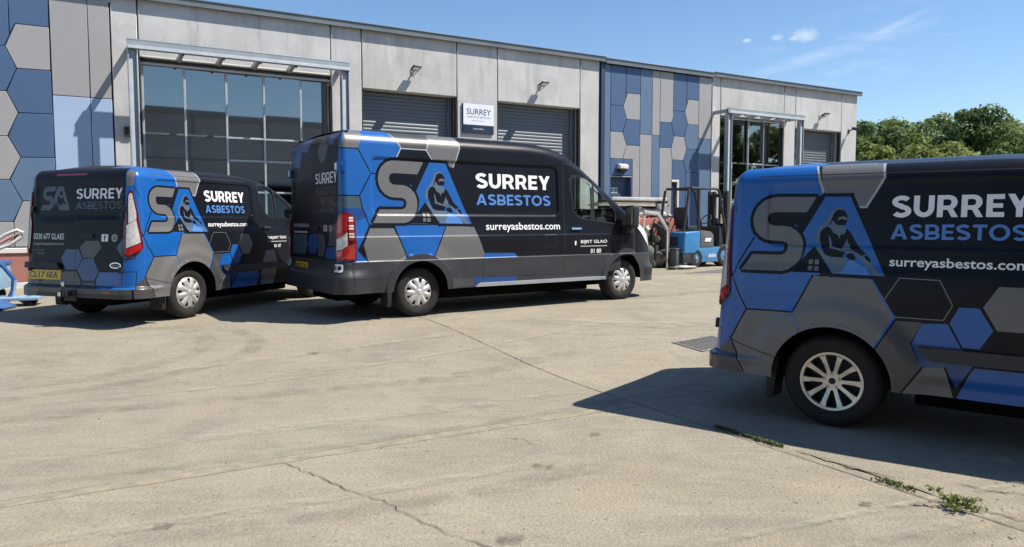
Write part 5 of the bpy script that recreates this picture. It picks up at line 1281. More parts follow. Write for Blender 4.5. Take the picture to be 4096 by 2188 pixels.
def build_small():
    S = SML; root = thing('panel_van', 'x', 'van', (0, 0, 0), 0, 'wrapped company vans')
    g = []
    for e in (.012, .006, 0, -.006, -.012): q = [(S.s(a), b) for a, b in rrect(.50 - e, 2.28 + e, 1.36 - e, 1.83 + e, .08 + e)]; g.append(q + [q[0]])
    for z in (.40, .455, .475, .50, 1.16, 1.18, 1.20, 1.22, 1.24): g.append([(S.smin, z), (S.smax, z)])
    for xw in (.99, 3.85): g.append(circle(S.s(xw), .36, .45, 56)); g.append(circle(S.s(xw), .36, .43, 56)); g.append(circle(S.s(xw), .36, .58, 56))
    for side in (-1, 1):
        cuts = [circle(S.s(.99), .36, .41, 56), circle(S.s(3.85), .36, .41, 56)]
        door = [(S.s(a), b) for a, b in [(2.37, 1.84), (2.6, 1.88), (2.85, 1.80), (3.1, 1.64), (3.48, 1.36), (3.46, .95), (3.38, .80), (3.40, .38), (2.36, .38)]]
        parts = [(rear_map(S, side, [[(0, .50), (.80 * -side, .50), (.80 * -side, 1.80), (.74 * -side, 1.86), (0, 1.875)]])[0], 'rear_door'),
                 ([(S.smin - .1, .2), (S.s(.60), .2), (S.s(.60), .50), (S.s(.30), .52), (.0, .49), (S.smin - .1, .49)], 'rear_bumper'), (door, 'front_door')]
        parts += [([(S.s(a), b) for a, b in w], 'side_window') for w in SML_WIN]
        S.skin(side, small_art(side), parts, cuts, g, root, .04 if side < 0 else .07, {'side_window': 'van_glass'})
        S.region('door_lining', [[(S.s(a), b) for a, b in [(2.25, 1.87), (2.75, 1.87), (3.46, 1.34), (3.46, .5), (2.25, .5)]]] + [[(S.s(a), b) for a, b in w] for w in SML_WIN], 'cabin_plastic', side, root, -.05)
        lp = [(.03, 1.62), (.07, 1.685), (.12, 1.67), (.185, 1.42), (.225, 1.12), (.235, .98), (.20, .93), (.06, .86), (.01, .88), (-.01, 1.10), (-.01, 1.27), (.025, 1.38)]
        LS = lambda l: [(a + .065, b) for a, b in l]
        tl = S.region('tail_lamp', [LS(lp)], 'lamp_red_dark', side, root, .016, .03)
        S.region('lens', [LS([(.055, 1.61), (.08, 1.65), (.11, 1.64), (.16, 1.41), (.16, 1.33), (.055, 1.27)])], 'lamp_clear', side, tl, .021, .008)
        S.region('lens', [LS([(.03, 1.25), (.155, 1.32), (.19, 1.12), (.20, 1.04), (.03, .97)])], 'lamp_clear', side, tl, .021, .008)
        S.region('lens', [LS([(.02, .955), (.20, 1.025), (.215, .985), (.19, .945), (.06, .88), (.02, .895)])], 'lamp_red', side, tl, .021, .008)
        S.region('headlight', [[(S.s(4.05), 1.02), (S.s(4.3), 1.01), (S.s(4.60), .92), (S.s(4.72), .84), (S.s(4.66), .78), (S.s(4.45), .80), (S.s(4.2), .92)]], 'headlamp', side, root, .01, .02)
        S.region('rub_rail', [[(S.s(1.55), .685), (S.s(3.42), .67), (S.s(3.42), .59), (S.s(1.64), .59), (S.s(1.57), .63)]], 'clad_plastic', side, root, .035, .035)
        S.region('door_handle', [rrect(S.s(2.46), S.s(2.62), 1.195, 1.235, .018, 3)], 'trim_plastic', side, root, .03, .03)
        S.region('reflector', [rrect(-.20, -.06, .405, .435, .01, 2)], 'lamp_red_dark', side, root, .006, .006)
        S.region('door_hinge', [rrect(.015, .06, 1.42, 1.50, .012, 2)], 'trim_plastic', side, root, .03, .03); S.region('door_hinge', [rrect(.015, .06, .66, .74, .012, 2)], 'trim_plastic', side, root, .03, .03)
    S.region('rear_handle', [rrect(S.h(.08), S.h(.30), 1.095, 1.14, .015, 3)], 'trim_plastic', -1, root, .022, .022)
    S.region('number_plate_shade', [[(S.h(-h), z) for h, z in [(-.92, .775), (-.28, .775), (-.22, .70), (-.90, .70)]]], 'trim_plastic', 1, root, .045, .045)
    S.roof(root, (2.62, 3.72), [([[(.2, -.9), (.80, -.9), (.86, -.62), (.74, -.4), (.2, -.4)]], 'wrap_blue'), ([[(.80, -.9), (1.26, -.9), (1.20, -.70), (.86, -.70)]], 'wrap_grey')])
    plate(S, root, -.84, -.23, .555, .68, 'CL17 6EA', .014)
    fit_out(root, S, SML_D)
    return root

left_van = build_small()
right_van = copy_tree(left_van)
for o, loc, yaw, lab in ((left_van, (-5.566, 9.29, .205), 69.5, 'wrapped black and blue van on the left showing rear doors, yellow plate and tow bar'), (right_van, (2.126, 6.67, .0), -38, 'wrapped van at the right edge with shaded side and silver alloy wheel, cut by frame')):
    o.location = loc; o.rotation_euler = (0, 0, math.radians(yaw)); o['label'] = lab
for ch in right_van.children:          # unseen glass blackened to keep sun out of this van's ground shadow
    if ch.data and ch.data.materials and ch.data.materials[0] == MATS['van_glass']:
        ch.data = ch.data.copy(); ch.data.materials[0] = MATS['van_glass_sunblock']
right_van.scale = (1, 1, .972)
w1 = wheel_proto(left_van, 'hubcap', .345, .215, .215); place_wheels(left_van, w1, SML_D, SML.W)
w2 = wheel_proto(right_van, 'alloy', .348, .222, .225); place_wheels(right_van, w2, SML_D, SML.W)
tb = MB().box(-.10, .25, -.03, .03, .36, .42).box(-.02, .02, -.10, .10, .30, .44).bar((-.10, 0, .39), (-.10, 0, .50), .03).build('tow_bar', 'dark_steel', left_van, .008)
MB().lathe([(.0, .055), (.018, .05), (.026, .03), (.026, .02), (.018, .0), (.012, -.02)], 14, 'z', (-.10, 0, .50)).build('tow_ball', 'chrome', tb, smooth=True)
MB().box(-.06, .0, .10, .17, .33, .42).build('socket', 'trim_plastic', tb, .008); MB().box(-.065, -.06, .11, .15, .36, .41).build('label_plate', 'wrap_white', tb)
mid_van = build_mid()

# ------------------------------------------------------------------ trees
mat('bark', (0.07, 0.055, 0.04), 0.95, var=0.4, vscale=6, bump=0.5)
def leaf_mat(name, c1, c2):
    m = bpy.data.materials.new(name); m.use_nodes = True
    nd = m.node_tree.nodes; lk = m.node_tree.links; b = nd['Principled BSDF']
    geo = nd.new('ShaderNodeNewGeometry'); n = nd.new('ShaderNodeTexNoise'); n.inputs['Scale'].default_value = .9; n.inputs['Detail'].default_value = 4
    lk.new(geo.outputs['Position'], n.inputs['Vector'])
    r = nd.new('ShaderNodeMapRange'); r.inputs['From Min'].default_value = .35; r.inputs['From Max'].default_value = .65; lk.new(n.outputs['Fac'], r.inputs['Value'])
    ad = nd.new('ShaderNodeMath'); ad.operation = 'MULTIPLY_ADD'; ad.inputs[1].default_value = .5; lk.new(geo.outputs['Random Per Island'], ad.inputs[0])
    hf = nd.new('ShaderNodeMath'); hf.operation = 'MULTIPLY'; hf.inputs[1].default_value = .5; lk.new(r.outputs[0], hf.inputs[0]); lk.new(hf.outputs[0], ad.inputs[2])
    mx = nd.new('ShaderNodeMix'); mx.data_type = 'RGBA'; mx.inputs['A'].default_value = (*c1, 1); mx.inputs['B'].default_value = (*c2, 1); lk.new(ad.outputs[0], mx.inputs['Factor'])
    lk.new(mx.outputs['Result'], b.inputs['Base Color']); b.inputs['Roughness'].default_value = .6; b.inputs['Specular IOR Level'].default_value = .25
    tr = nd.new('ShaderNodeBsdfTranslucent'); lk.new(mx.outputs['Result'], tr.inputs['Color']); ms = nd.new('ShaderNodeMixShader'); ms.inputs[0].default_value = .4
    out = nd['Material Output']; lk.new(b.outputs[0], ms.inputs[1]); lk.new(tr.outputs[0], ms.inputs[2]); lk.new(ms.outputs[0], out.inputs['Surface'])
    MATS[name] = m
leaf_mat('leaf_dark', (.080, .128, .042), (.170, .235, .078)); leaf_mat('leaf_mid', (.115, .172, .048), (.230, .290, .090)); leaf_mat('leaf_light', (.14, .185, .042), (.27, .31, .095))
leaf_mat('grass', (.075, .105, .03), (.19, .22, .08))
def leaves(cent, rad, n, size, rg):
    """n leaf-sized quads scattered over clump spheres"""
    k = rg.integers(0, len(cent), n); d = rg.normal(size=(n, 3)); d /= np.linalg.norm(d, axis=1)[:, None]
    rr = rad[k] * (rg.random(n) ** .35); p = cent[k] + d * rr[:, None] * np.array([1, 1, .75])
    nn = d + rg.normal(size=(n, 3)) * .55 + np.array([0, 0, .35]); nn /= np.linalg.norm(nn, axis=1)[:, None]
    t = np.cross(nn, rg.normal(size=(n, 3))); t /= np.linalg.norm(t, axis=1)[:, None]; b = np.cross(nn, t)
    s = size * rg.uniform(.55, 1.25, n)[:, None]
    V = np.stack([p - t * s, p + b * s * .55, p + t * s, p - b * s * .55], 1).reshape(-1, 3)
    return V, np.arange(4 * n).reshape(n, 4)
def tree(label, x, y, h, rx, m, seed, z0=.25, n=6500, size=.15, low=.16, group='trees beyond the building'):
    rg = np.random.default_rng(seed); h *= .965; t = thing('tree', label, 'tree', (x, y, z0), 0, group)
    nc = 64; cent = []; 
    while len(cent) < nc:
        q = rg.uniform(-1, 1, 3)
        if .25 < np.linalg.norm(q) < 1: cent.append((q[0] * rx * .86, q[1] * rx * .86, h * (low + (1 - low) * .5) + q[2] * h * (1 - low) * .46 * (1 - .25 * np.hypot(q[0], q[1]))))
    cent = np.array(cent); rad = rg.uniform(.16, .34, nc) * rx * (1 if rx < 3 else .85)
    V, F = leaves(cent, rad, int(n * 1.5), size, rg); mesh_obj('crown', V, F, m, t)
    mb = MB().tube([(0, 0, -.2), (.05, .03, h * .25), (-.06, .05, h * .55), (.02, 0, h * .8)], [.05 * h * .6, .04 * h * .6, .025 * h * .6, .02], 9)
    for i in rg.choice(nc, 14, replace=False):
        c = cent[i]; z = max(h * .2, c[2] - h * .25); mb.tube([(0, 0, z), (c[0] * .5, c[1] * .5, (z + c[2]) / 2 + .1), tuple(c)], [.018 * h * .6, .011 * h * .6, .01], 6)
    mb.build('trunk', 'bark', t, smooth=True)
    return t
tree('tall open-crowned dark tree nearest the end of the building', 24.0, 49.5, 8.9, 2.8, 'leaf_dark', 11, n=8000)
tree('broad mid-green tree behind the pale rounded bush', 27.0, 52, 8.9, 3.8, 'leaf_mid', 12, n=14000)
tree('dark dense tree rising highest right of the broad mid-green tree', 30.4, 49, 9.2, 3.4, 'leaf_dark', 13, n=13000)
tree('mid-green tree at the far right edge of the skyline', 34.2, 51, 9.0, 3.8, 'leaf_mid', 14, n=13000)
tree('dark shadowy tree filling the gap behind the tall open tree', 22.4, 53, 7.8, 3.2, 'leaf_dark', 15, n=9000)
tree('dark tree standing behind the highest dark tree', 31.4, 57, 9.4, 4.0, 'leaf_dark', 16, n=11000)
tree('dark tree behind the right-edge tree', 37.2, 55, 9.2, 3.6, 'leaf_dark', 17, n=9000)
tree('pale olive bush touching the end of the building', 21.4, 44, 6.9, 1.9, 'leaf_light', 18, n=8000, low=.05, size=.16)
tree('pale rounded bush in front of the trees above the right van roof', 25.0, 44, 6.6, 2.9, 'leaf_light', 19, n=13000, low=.05, size=.16)
tree('small olive bush right of the pale rounded bush', 28.6, 43.5, 6.2, 2.2, 'leaf_mid', 20, n=8500, low=.05, size=.16)
tree('low olive bush at the right end of the tree line', 31.6, 44, 6.1, 2.2, 'leaf_mid', 21, n=8500, low=.05, size=.16)
tree('dark hedge tree filling in under the highest dark tree', 33.6, 46, 6.6, 2.6, 'leaf_dark', 22, n=9000, low=.05, size=.17)
tree('mid-green tree between the broad tree and the tall open tree', 25.6, 56, 8.9, 3.4, 'leaf_mid', 23, n=10000)
for i, (x, lb) in enumerate(((30.5, 'hazy tree in the back row directly above the pale rounded bush'), (35.0, 'hazy tree in the back row left of the highest dark tree'), (40.0, 'hazy tree in the back row right of the highest dark tree'), (45.0, 'hazy tree in the back row at the right edge'))): tree(lb, x, 63, (10.6, 11.6, 10.8, 10.8)[i], 5.2, 'leaf_mid', 60 + i, n=13000, size=.17, group='back row of trees')
# trees that stand outside the frame to the right and show in the far glazing
for i, (x, y, h, lb) in enumerate(((38, 27, 11, 'leafy tree on the right boundary third from the tree line'), (42, 20, 11, 'leafy tree on the right boundary fourth from the tree line'), (45, 13, 12, 'tallest leafy tree near the middle of the right boundary'), (44, 35, 11, 'leafy boundary tree beside the end of the tree line'), (47, 5, 11, 'leafy tree on the right boundary level with the right van'), (48, -3, 11, 'leafy tree at the near end of the right boundary'))): tree(lb, x, y, h, 4.4, 'leaf_mid', 40 + i, n=5000, size=.34, low=.08, group='boundary trees right of the yard')

# the unit across the yard, behind the camera, seen only as a reflection in the glazing
opp = thing('warehouse', 'dark warehouse across the yard seen reflected in the entrance glazing', 'building', (13, -17, -.05), math.radians(30))
mat('opp_wall', (0.58, 0.59, 0.59), 0.7, var=0.15); mat('opp_band', (0.42, 0.42, 0.42), 0.7); mat('opp_door', (0.14, 0.15, 0.17), 0.6)
MB().box(-24, 26, -14, 0, 0, 8.6).build('wall', 'opp_wall', opp); MB().box(-24.2, 26.2, -14.2, .15, 8.6, 9.0).build('roof', 'opp_band', opp)
for k in range(11):
    a = -23 + k * 4.5; MB().box(a, a + .12, .0, .10, 0, 8.55).build('downpipe', 'opp_band', opp)
    if k % 2: MB().box(a + .8, a + 3.8, .01, .06, 0, 4.6).build('door', 'opp_door', opp)
    else: MB().box(a + .8, a + 3.6, .01, .06, 3.2, 4.4).build('window', 'opp_door', opp)

# unseen block added behind the camera at left to cut sky fill
bk = thing('sky_fill_blocker', 'unseen dark brick block added behind the viewer to cut sky light', 'building', (*ab(-15.5, -9), -.05), math.radians(30))
mat('blocker_brick', (0.16, 0.12, 0.10), 0.85, var=.2); mat('blocker_roof', (0.10, 0.10, 0.105), 0.8)
MB().box(-17, 16, -10, 0, 0, 9.6).build('wall', 'blocker_brick', bk); MB().box(-17.3, 16.3, -10.3, .25, 9.6, 10.1).build('roof', 'blocker_roof', bk)
for k in range(6): MB().box(-15 + k * 5, -11.5 + k * 5, .005, .06, 0, 3.8).build('door', 'opp_door', bk)

# ------------------------------------------------------------------ forklift
mat('fork_blue', (0.035, 0.205, 0.46), 0.4, coat=.3, var=.15, vscale=3); mat('fork_blue_pale', (0.06, 0.22, 0.44), 0.4, coat=.3, var=.15, vscale=3); mat('fork_dark', (0.03, 0.032, 0.035), 0.55, var=.3, vscale=4); mat('fork_grey', (0.12, 0.12, 0.125), 0.5, var=.2)
fk = thing('forklift', 'small blue and black forklift truck parked by the hexagon cladding', 'forklift', (4.36, 20.30, .252), math.radians(34))
# local: x forward (mast end), y left
cw_ = MB().prism([(-.02, .38), (.0, .86), (.05, .97), (.62, 1.0), (.62, .52), (.40, .38)], -.50, .50).build('counterweight', 'fork_blue', fk, .045, seg=3)
MB().box(-.035, .01, -.26, .26, .60, .84).build('grille', 'sign_navy', cw_, .01)
MB().prism([(-.03, .12), (-.05, .375), (.40, .375), (.45, .30), (.5, .12)], -.49, .49).build('rear_skirt', 'fork_dark', fk, .03)
MB().prism([(.50, .14), (.42, .40), (.62, .55), (1.62, .55), (1.66, .14)], -.48, .48).build('chassis', 'fork_blue_pale', fk, .02)
MB().prism([(.63, .555), (.63, 1.02), (1.05, .98), (1.16, .90), (1.18, .555)], -.49, .49).build('hood', 'fork_grey', fk, .02)
MB().prism([(.78, .70), (1.02, .70), (1.06, .80), (.82, .80)], -.505, -.492).build('side_badge', 'wrap_white', fk, .003)
st = MB().box(.40, .80, -.24, .24, 1.03, 1.14).build('seat', 'fork_dark', fk, .03); MB().box(.34, .44, -.24, .24, 1.10, 1.62, Matrix.Rotation(math.radians(-6), 3, 'Y'), (.12, 0, 0)).build('backrest', 'fork_dark', st, .05, seg=3)
cage = MB()
for y in (-.44, .44): cage.tube([(.02, y, .98), (.05, y, 1.2), (.20, y, 2.10), (.28, y, 2.16), (1.30, y, 2.16), (1.40, y, 2.10), (1.72, y, .95), (1.75, y, .60)], .035, 8)
for k in range(6): cage.bar((.26 + k * .2, -.44, 2.165), (.26 + k * .2, .44, 2.165), .04, .03)
cage.bar((.60, -.44, 2.14), (.60, -.44, .98), .05); cage.bar((.60, .44, 2.14), (.60, .44, .98), .05)
cage.build('overhead_guard', 'fork_dark', fk, smooth=False)
ms_ = MB()
for y in (-.32, -.20, .20, .32): ms_.box(1.86 if abs(y) > .3 else 1.92, 1.98 if abs(y) > .3 else 2.02, y - .04, y + .04, .10, 2.12)
for z in (.35, 1.1, 1.95): ms_.box(1.88, 1.98, -.30, .30, z, z + .1)
ms_.tube([(1.84, -.10, .3), (1.84, -.10, 1.9)], .035, 8).tube([(1.84, .10, .3), (1.84, .10, 1.9)], .035, 8)
ms_.build('mast', 'fork_dark', fk, .006)
cr = MB().box(2.03, 2.08, -.45, .45, .35, .43).box(2.03, 2.08, -.45, .45, .75, .83)
for y in (-.3, -.1, .1, .3): cr.box(2.03, 2.06, y - .02, y + .02, .43, 1.3)
cr.build('carriage', 'fork_dark', fk, .006)
for y in (-.3, .3): MB().box(2.08, 2.12, y - .05, y + .05, .08, .83).box(2.08, 3.05, y - .05, y + .05, .05, .09).build('fork', 'fork_dark', fk, .006)
MB().tube([(1.42, -.05, 1.30), (1.62, -.05, .98)], .03, 8).tube([Vector((1.40, .0, 1.32)) + Vector((.10 * math.sin(t), .16 * math.cos(t), .12 * math.sin(t))) for t in [2 * PI * k / 16 for k in range(17)]], .015, 6).build('steering_column', 'fork_dark', fk, smooth=True)
MB().box(1.50, 1.70, -.40, .40, .56, 1.12).build('dash', 'fork_dark', fk, .03)
MB().box(1.30, 1.36, -.50, -.36, 1.20, 1.35).build('mirror', 'fork_dark', fk, .01)
def fork_wheel(x, r, w):
    for y in (-1, 1):
        wh = MB().lathe([(.0, -w / 2 + .02), (r * .45, -w / 2 + .02), (r * .5, -w / 2 + .005), (r * .5, w / 2)], 24).build('wheel', 'fork_grey', fk, smooth=True)
        MB().lathe([(r * .5, -w / 2), (r * .85, -w / 2 - .004), (r, -w / 2 + .03), (r, w / 2 - .03), (r * .85, w / 2), (r * .5, w / 2)], 32).build('tyre', 'rubber', wh, smooth=True)
        MB().lathe([(.0, -w / 2 - .01), (.04, -w / 2 - .008), (.05, -w / 2 + .03)], 10).build('hub', 'galv', wh, smooth=True)
        wh.location = (x, y * (.49 - w / 2), r); wh.rotation_euler = (0, 0, 0 if y < 0 else PI)
fork_wheel(.48, .26, .18); fork_wheel(1.62, .31, .22)
def fkp(a, b): return (a, -.486, b)
flat_art('lettering', [(text_at('BAKEA', .98, 1.28, .27, .36, .03), 'wrap_white')], fkp, None, fk)

# ------------------------------------------------------------------ scrap by the wall, right of the centre van
mat('scrap_grey', (0.17, 0.165, 0.15), 0.8, var=.45, vscale=5, bump=.4); mat('scrap_dark', (0.030, 0.030, 0.028), 0.8, var=.5, vscale=5, bump=.4); mat('scrap_light', (0.46, 0.44, 0.40), 0.75, var=.3, vscale=4, bump=.3)
mat('scrap_red', (0.40, 0.12, 0.095), 0.55, coat=.2, var=.2, vscale=2); mat('scrap_white', (0.66, 0.66, 0.66), 0.6, var=.15); mat('scrap_brown', (0.16, 0.14, 0.11), 0.9, var=.7, vscale=9, bump=.5); mat('wood', (0.33, 0.27, 0.19), 0.8, var=.3, vscale=3, stretch=(1, 8, 8))
def fz(u, y): return Vector((-9.483 + CA * u - SA * y, 14.2 + SA * u + CA * y, 0))      # facade frame: u along, y into the wall
def scrap(name, label, cat, u, d, z, yaw=0.):
    p = fz(u, -d); return thing(name, label, cat, (p.x, p.y, float(gz(p.y)) + .005 + z), math.radians(30 + yaw))
def lump(rx, ry, rz, seed, n=10, m=7, j=.22):
    r = random.Random(seed); V = []; F = []
    for i in range(m + 1):
        th = PI * i / m
        for k in range(n):
            ph = 2 * PI * k / n; q = 1 + r.uniform(-j, j); V.append((rx * math.sin(th) * math.cos(ph) * q, ry * math.sin(th) * math.sin(ph) * q, rz * (1 - math.cos(th)) * (1 if i in (0, m) else 1 + r.uniform(-j, j) * .5)))
    for i in range(m):
        for k in range(n): F.append((i * n + k, (i + 1) * n + k, (i + 1) * n + (k + 1) % n, i * n + (k + 1) % n))
    return MB().add(V, F)
def fine_lump(rx, ry, rz, seed, j=.16): return lump(rx, ry, rz, seed, 16, 11, j)
t = scrap('scrap_trailer', 'red-sided low trailer body standing left of the forklift', 'trailer', 14.85, .80, 0, 1)
MB().prism([(-.75, .66), (-.75, 1.16), (-.6, 1.34), (.70, 1.34), (.80, 1.14), (.80, .66)], -.42, .42).build('body', 'scrap_red', t, .03); MB().box(-.80, .85, -.44, .44, .59, .655).build('floor', 'scrap_light', t, .01)
MB().box(-.5, .6, -.36, .36, .36, .585).build('chassis', 'scrap_dark', t)
for x in (-.4, .45):
    for y in (-1, 1): MB().lathe([(.0, -.06), (.15, -.06), (.16, -.10), (.26, -.09), (.28, -.03), (.28, .06), (.16, .08)], 24).build('wheel', 'rubber', t, smooth=True).location = (x, .38 * y, .28)
t = scrap('plastic_roll', 'crumpled white plastic roll lying on the red trailer', 'roll', 15.0, .85, 1.345, 4)
MB().tube([(-.55, 0, .13), (-.3, .02, .15), (-.1, .03, .14), (.1, -.02, .16), (.3, 0, .14), (.5, -.05, .11)], [.10, .14, .12, .15, .13, .08], 12).build('roll', 'scrap_white', t, smooth=True); fine_lump(.32, .18, .07, 3).build('sheet', 'scrap_light', t, smooth=True).location = (.22, -.24, .0)
t = scrap('timber_rack', 'stack of long pale boards on dark trestles behind the van bonnet', 'boards', 14.25, .75, 0, -1)
for x in (-.8, .75): MB().bar((x, -.25, 0), (x, -.05, 1.62), .05).bar((x, .25, 0), (x, .05, 1.62), .05).bar((x, -.3, 1.64), (x, .3, 1.64), .06).build('trestle', 'scrap_dark', t)
for k in range(5): MB().box(-1.2 + .13 * k, 1.22 - .22 * (k % 2), -.30, .22 - .05 * k, .0, .045).build('board', ('scrap_light', 'wood', 'scrap_dark', 'scrap_light', 'scrap_white')[k], t, .006).location = (0, .02 * k, 1.675 + .05 * k)
t = scrap('frame_rack', 'white-framed wire rack standing behind the red trailer', 'rack', 15.25, .26, .3, 0)
rk = MB()
for z in (.0, 1.05, 1.42): rk.bar((-.5, 0, z), (.45, 0, z), .035)
for x in (-.5, .0, .45): rk.bar((x, 0, -.3), (x, 0, 1.42), .03)
rk.build('frame', 'scrap_white', t); MB().box(-.48, .43, .0, .01, 1.08, 1.40).build('mesh_panel', 'clad_grey', t)
t = scrap('machine_parts', 'grey and brown heap of broken machine parts in front of the red trailer', 'machine parts', 14.2, 1.55, 0, 4)
jr = random.Random(31)
for k in range(26):
    x, y, z = jr.uniform(-.55, .5), jr.uniform(-.3, .3), jr.uniform(0, 1.25) ** 1.0; z *= 1 - .35 * abs(x)
    q = jr.random(); mm = jr.choice(('scrap_brown', 'scrap_grey', 'scrap_dark', 'scrap_grey', 'fork_grey', 'scrap_light'))
    if q < .40:
        rr_ = jr.uniform(.07, .15); ln_ = jr.uniform(.10, .18); o = MB().lathe([(0, -ln_), (rr_ * .6, -ln_), (rr_ * .65, -ln_ * .8), (rr_, -ln_ * .7), (rr_ * .96, 0), (rr_, ln_ * .7), (rr_ * .5, ln_), (0, ln_)], 16).build('casing', mm, t, smooth=True)
    elif q < .75: o = MB().box(-jr.uniform(.1, .3), jr.uniform(.1, .3), -.08, .08, -.05, .07).build('plate', mm, t, .012)
    else: o = MB().tube([(-.3, 0, 0), (-.1, .05, jr.uniform(0, .15)), (.1, 0, .1), (.32, -.05, jr.uniform(-.1, .1))], jr.uniform(.02, .055), 8).build('pipe', mm, t, smooth=True)
    o.location = (x, y, z + .04); o.rotation_euler = (jr.uniform(-.5, .5), jr.uniform(-.6, .6), jr.uniform(0, 3))
MB().box(-.45, .42, -.20, .28, .0, .62).build('crate', 'scrap_dark', t, .02); MB().box(-.30, .22, -.10, .26, .62, 1.15).build('cabinet', 'fork_grey', t, .03); MB().box(-.24, .16, -.108, -.102, .70, 1.05).build('cabinet_door', 'scrap_dark', t, .002)
t = scrap('seat_shell', 'mottled brown upright seat shell standing in the scrap', 'seat', 14.72, 1.62, 0, -4)
MB().prism([(-.04, .30), (.05, .30), (.12, 1.22), (.03, 1.27)], -.26, .26).build('backrest', 'scrap_brown', t, .045, seg=3); fine_lump(.24, .26, .22, 9, .1).build('cushion', 'scrap_brown', t, smooth=True).location = (-.12, 0, .05)
MB().bar((0, -.2, 0), (0, -.2, .32), .04).bar((0, .2, 0), (0, .2, .32), .04).build('leg', 'scrap_dark', t)
t = scrap('metal_strut', 'bent pale metal strut propped across the scrap heap', 'strut', 14.3, 1.85, .0, 0)
MB().bar((-.42, 0, 1.50), (.05, -.03, 1.46), .07, .10).bar((.03, -.03, 1.47), (.34, -.08, 1.02), .07, .10).bar((.34, -.08, 1.02), (.37, -.05, .0), .04, .05).bar((-.40, 0, 1.5), (-.42, .05, .0), .04, .05).build('strut', 'scrap_light', t, .015)
t = scrap('plastic_tub', 'small grey plastic tub on the ground left of the forklift', 'tub', 15.02, 1.85, 0, 12)
MB().prism([(-.17, .02), (.17, .02), (.22, .50), (-.22, .50)], -.17, .17).build('tub', 'fork_grey', t, .04, seg=3); MB().box(-.24, .24, -.19, .19, .50, .535).build('rim', 'fork_grey', t, .015)
for i, (u, d, s, mm, lab) in enumerate(((14.85, 2.35, .15, 'scrap_light', 'pale torn sack lying on the ground before the scrap'), (15.2, 2.3, .11, 'scrap_light', 'crumpled pale rag beside the torn sack'), (14.5, 2.3, .12, 'scrap_dark', 'dark lump of rubble left of the torn sack'), (15.0, 2.15, .09, 'scrap_grey', 'grey chunk of rubble by the tub'))):
    t = scrap('rubble', lab, 'rubble', u, d, 0, 20 * i); fine_lump(s * 1.8, s * 1.1, s * .3, 20 + i, .2).build('lump', mm, t, smooth=True)

# ------------------------------------------------------------------ clutter at the left edge
mat('cart_blue', (0.030, 0.105, 0.29), 0.45, coat=.2, var=.25, vscale=6); mat('cart_pale', (0.23, 0.36, 0.50), 0.5, var=.25, vscale=6); mat('handle_pink', (0.55, 0.30, 0.28), 0.5)
t = thing('hand_trolley', 'blue tubular hand trolley with pink-lined loop handle at the left edge', 'trolley', (-7.84, 11.25, .215), math.radians(20), None, .92)
MB().bar((-.35, 0, .25), (-.12, .0, 1.42), .10, .06).build('upright', 'cart_blue', t, .012); MB().bar((-.28, .06, .25), (-.02, .06, 1.36), .07, .05).build('upright', 'cart_pale', t, .012)
MB().tube([(-.15, 0, .95), (.12, 0, 1.18), (.30, 0, 1.26), (.38, 0, 1.22), (.36, 0, 1.14), (.20, 0, 1.02), (-.10, 0, .90)], .028, 8).build('loop_handle', 'plinth_white', t, smooth=True)
MB().tube([(-.02, .01, 1.0), (.2, .01, 1.14), (.32, .01, 1.19), (.2, .01, 1.06)], .03, 8).build('grip', 'handle_pink', t, smooth=True)
MB().tube([(-.12, 0, .92), (.12, 0, .60), (.22, 0, .45), (.20, 0, .25), (.12, 0, .08)], .035, 8).build('frame_tube', 'cart_blue', t, smooth=True); MB().tube([(.24, 0, .42), (.20, 0, .15), (.34, 0, .05), (.52, 0, .28)], .03, 8).build('frame_tube', 'cart_pale', t, smooth=True)
MB().box(-.45, .62, -.25, .25, .10, .15).build('deck', 'cart_pale', t, .01)
for x in (-.3, .45):
    for y in (-.2, .2): MB().lathe([(.0, -.02), (.06, -.02), (.065, 0), (.06, .02), (.0, .02)], 16).build('caster', 'rubber', t, smooth=True).location = (x, y, .065)
t = thing('trailer_box', 'pale blue box body with black wheels behind the hand trolley', 'cart', (-8.55, 11.6, .215), math.radians(20))
MB().box(-.5, .5, -.3, .3, .22, .62).build('box', 'cart_pale', t, .02); MB().box(-.52, .52, -.32, .32, .60, .66).build('rim', 'cart_blue', t, .01); MB().box(-.3, .3, -.25, .25, .66, .95).build('motor_cover', 'fork_dark', t, .03)
for x in (-.3, .3):
    for y in (-.28, .28): MB().lathe([(.0, -.04), (.09, -.04), (.12, -.02), (.12, .02), (.09, .04), (.0, .04)], 18).build('wheel', 'rubber', t, smooth=True).location = (x, y, .12)
t = thing('loading_ramp', 'deep blue wedge ramp lying on the ground at the left edge', 'ramp', (-7.82, 10.72, .212), math.radians(10))
MB().prism([(-.6, .0), (.42, .0), (.45, .04), (-.1, .28), (-.6, .34)], -.25, .25).build('ramp', 'cart_blue', t, .015); MB().box(-.6, -.1, -.26, -.251, .1, .16).build('rib', 'wrap_blue', t)

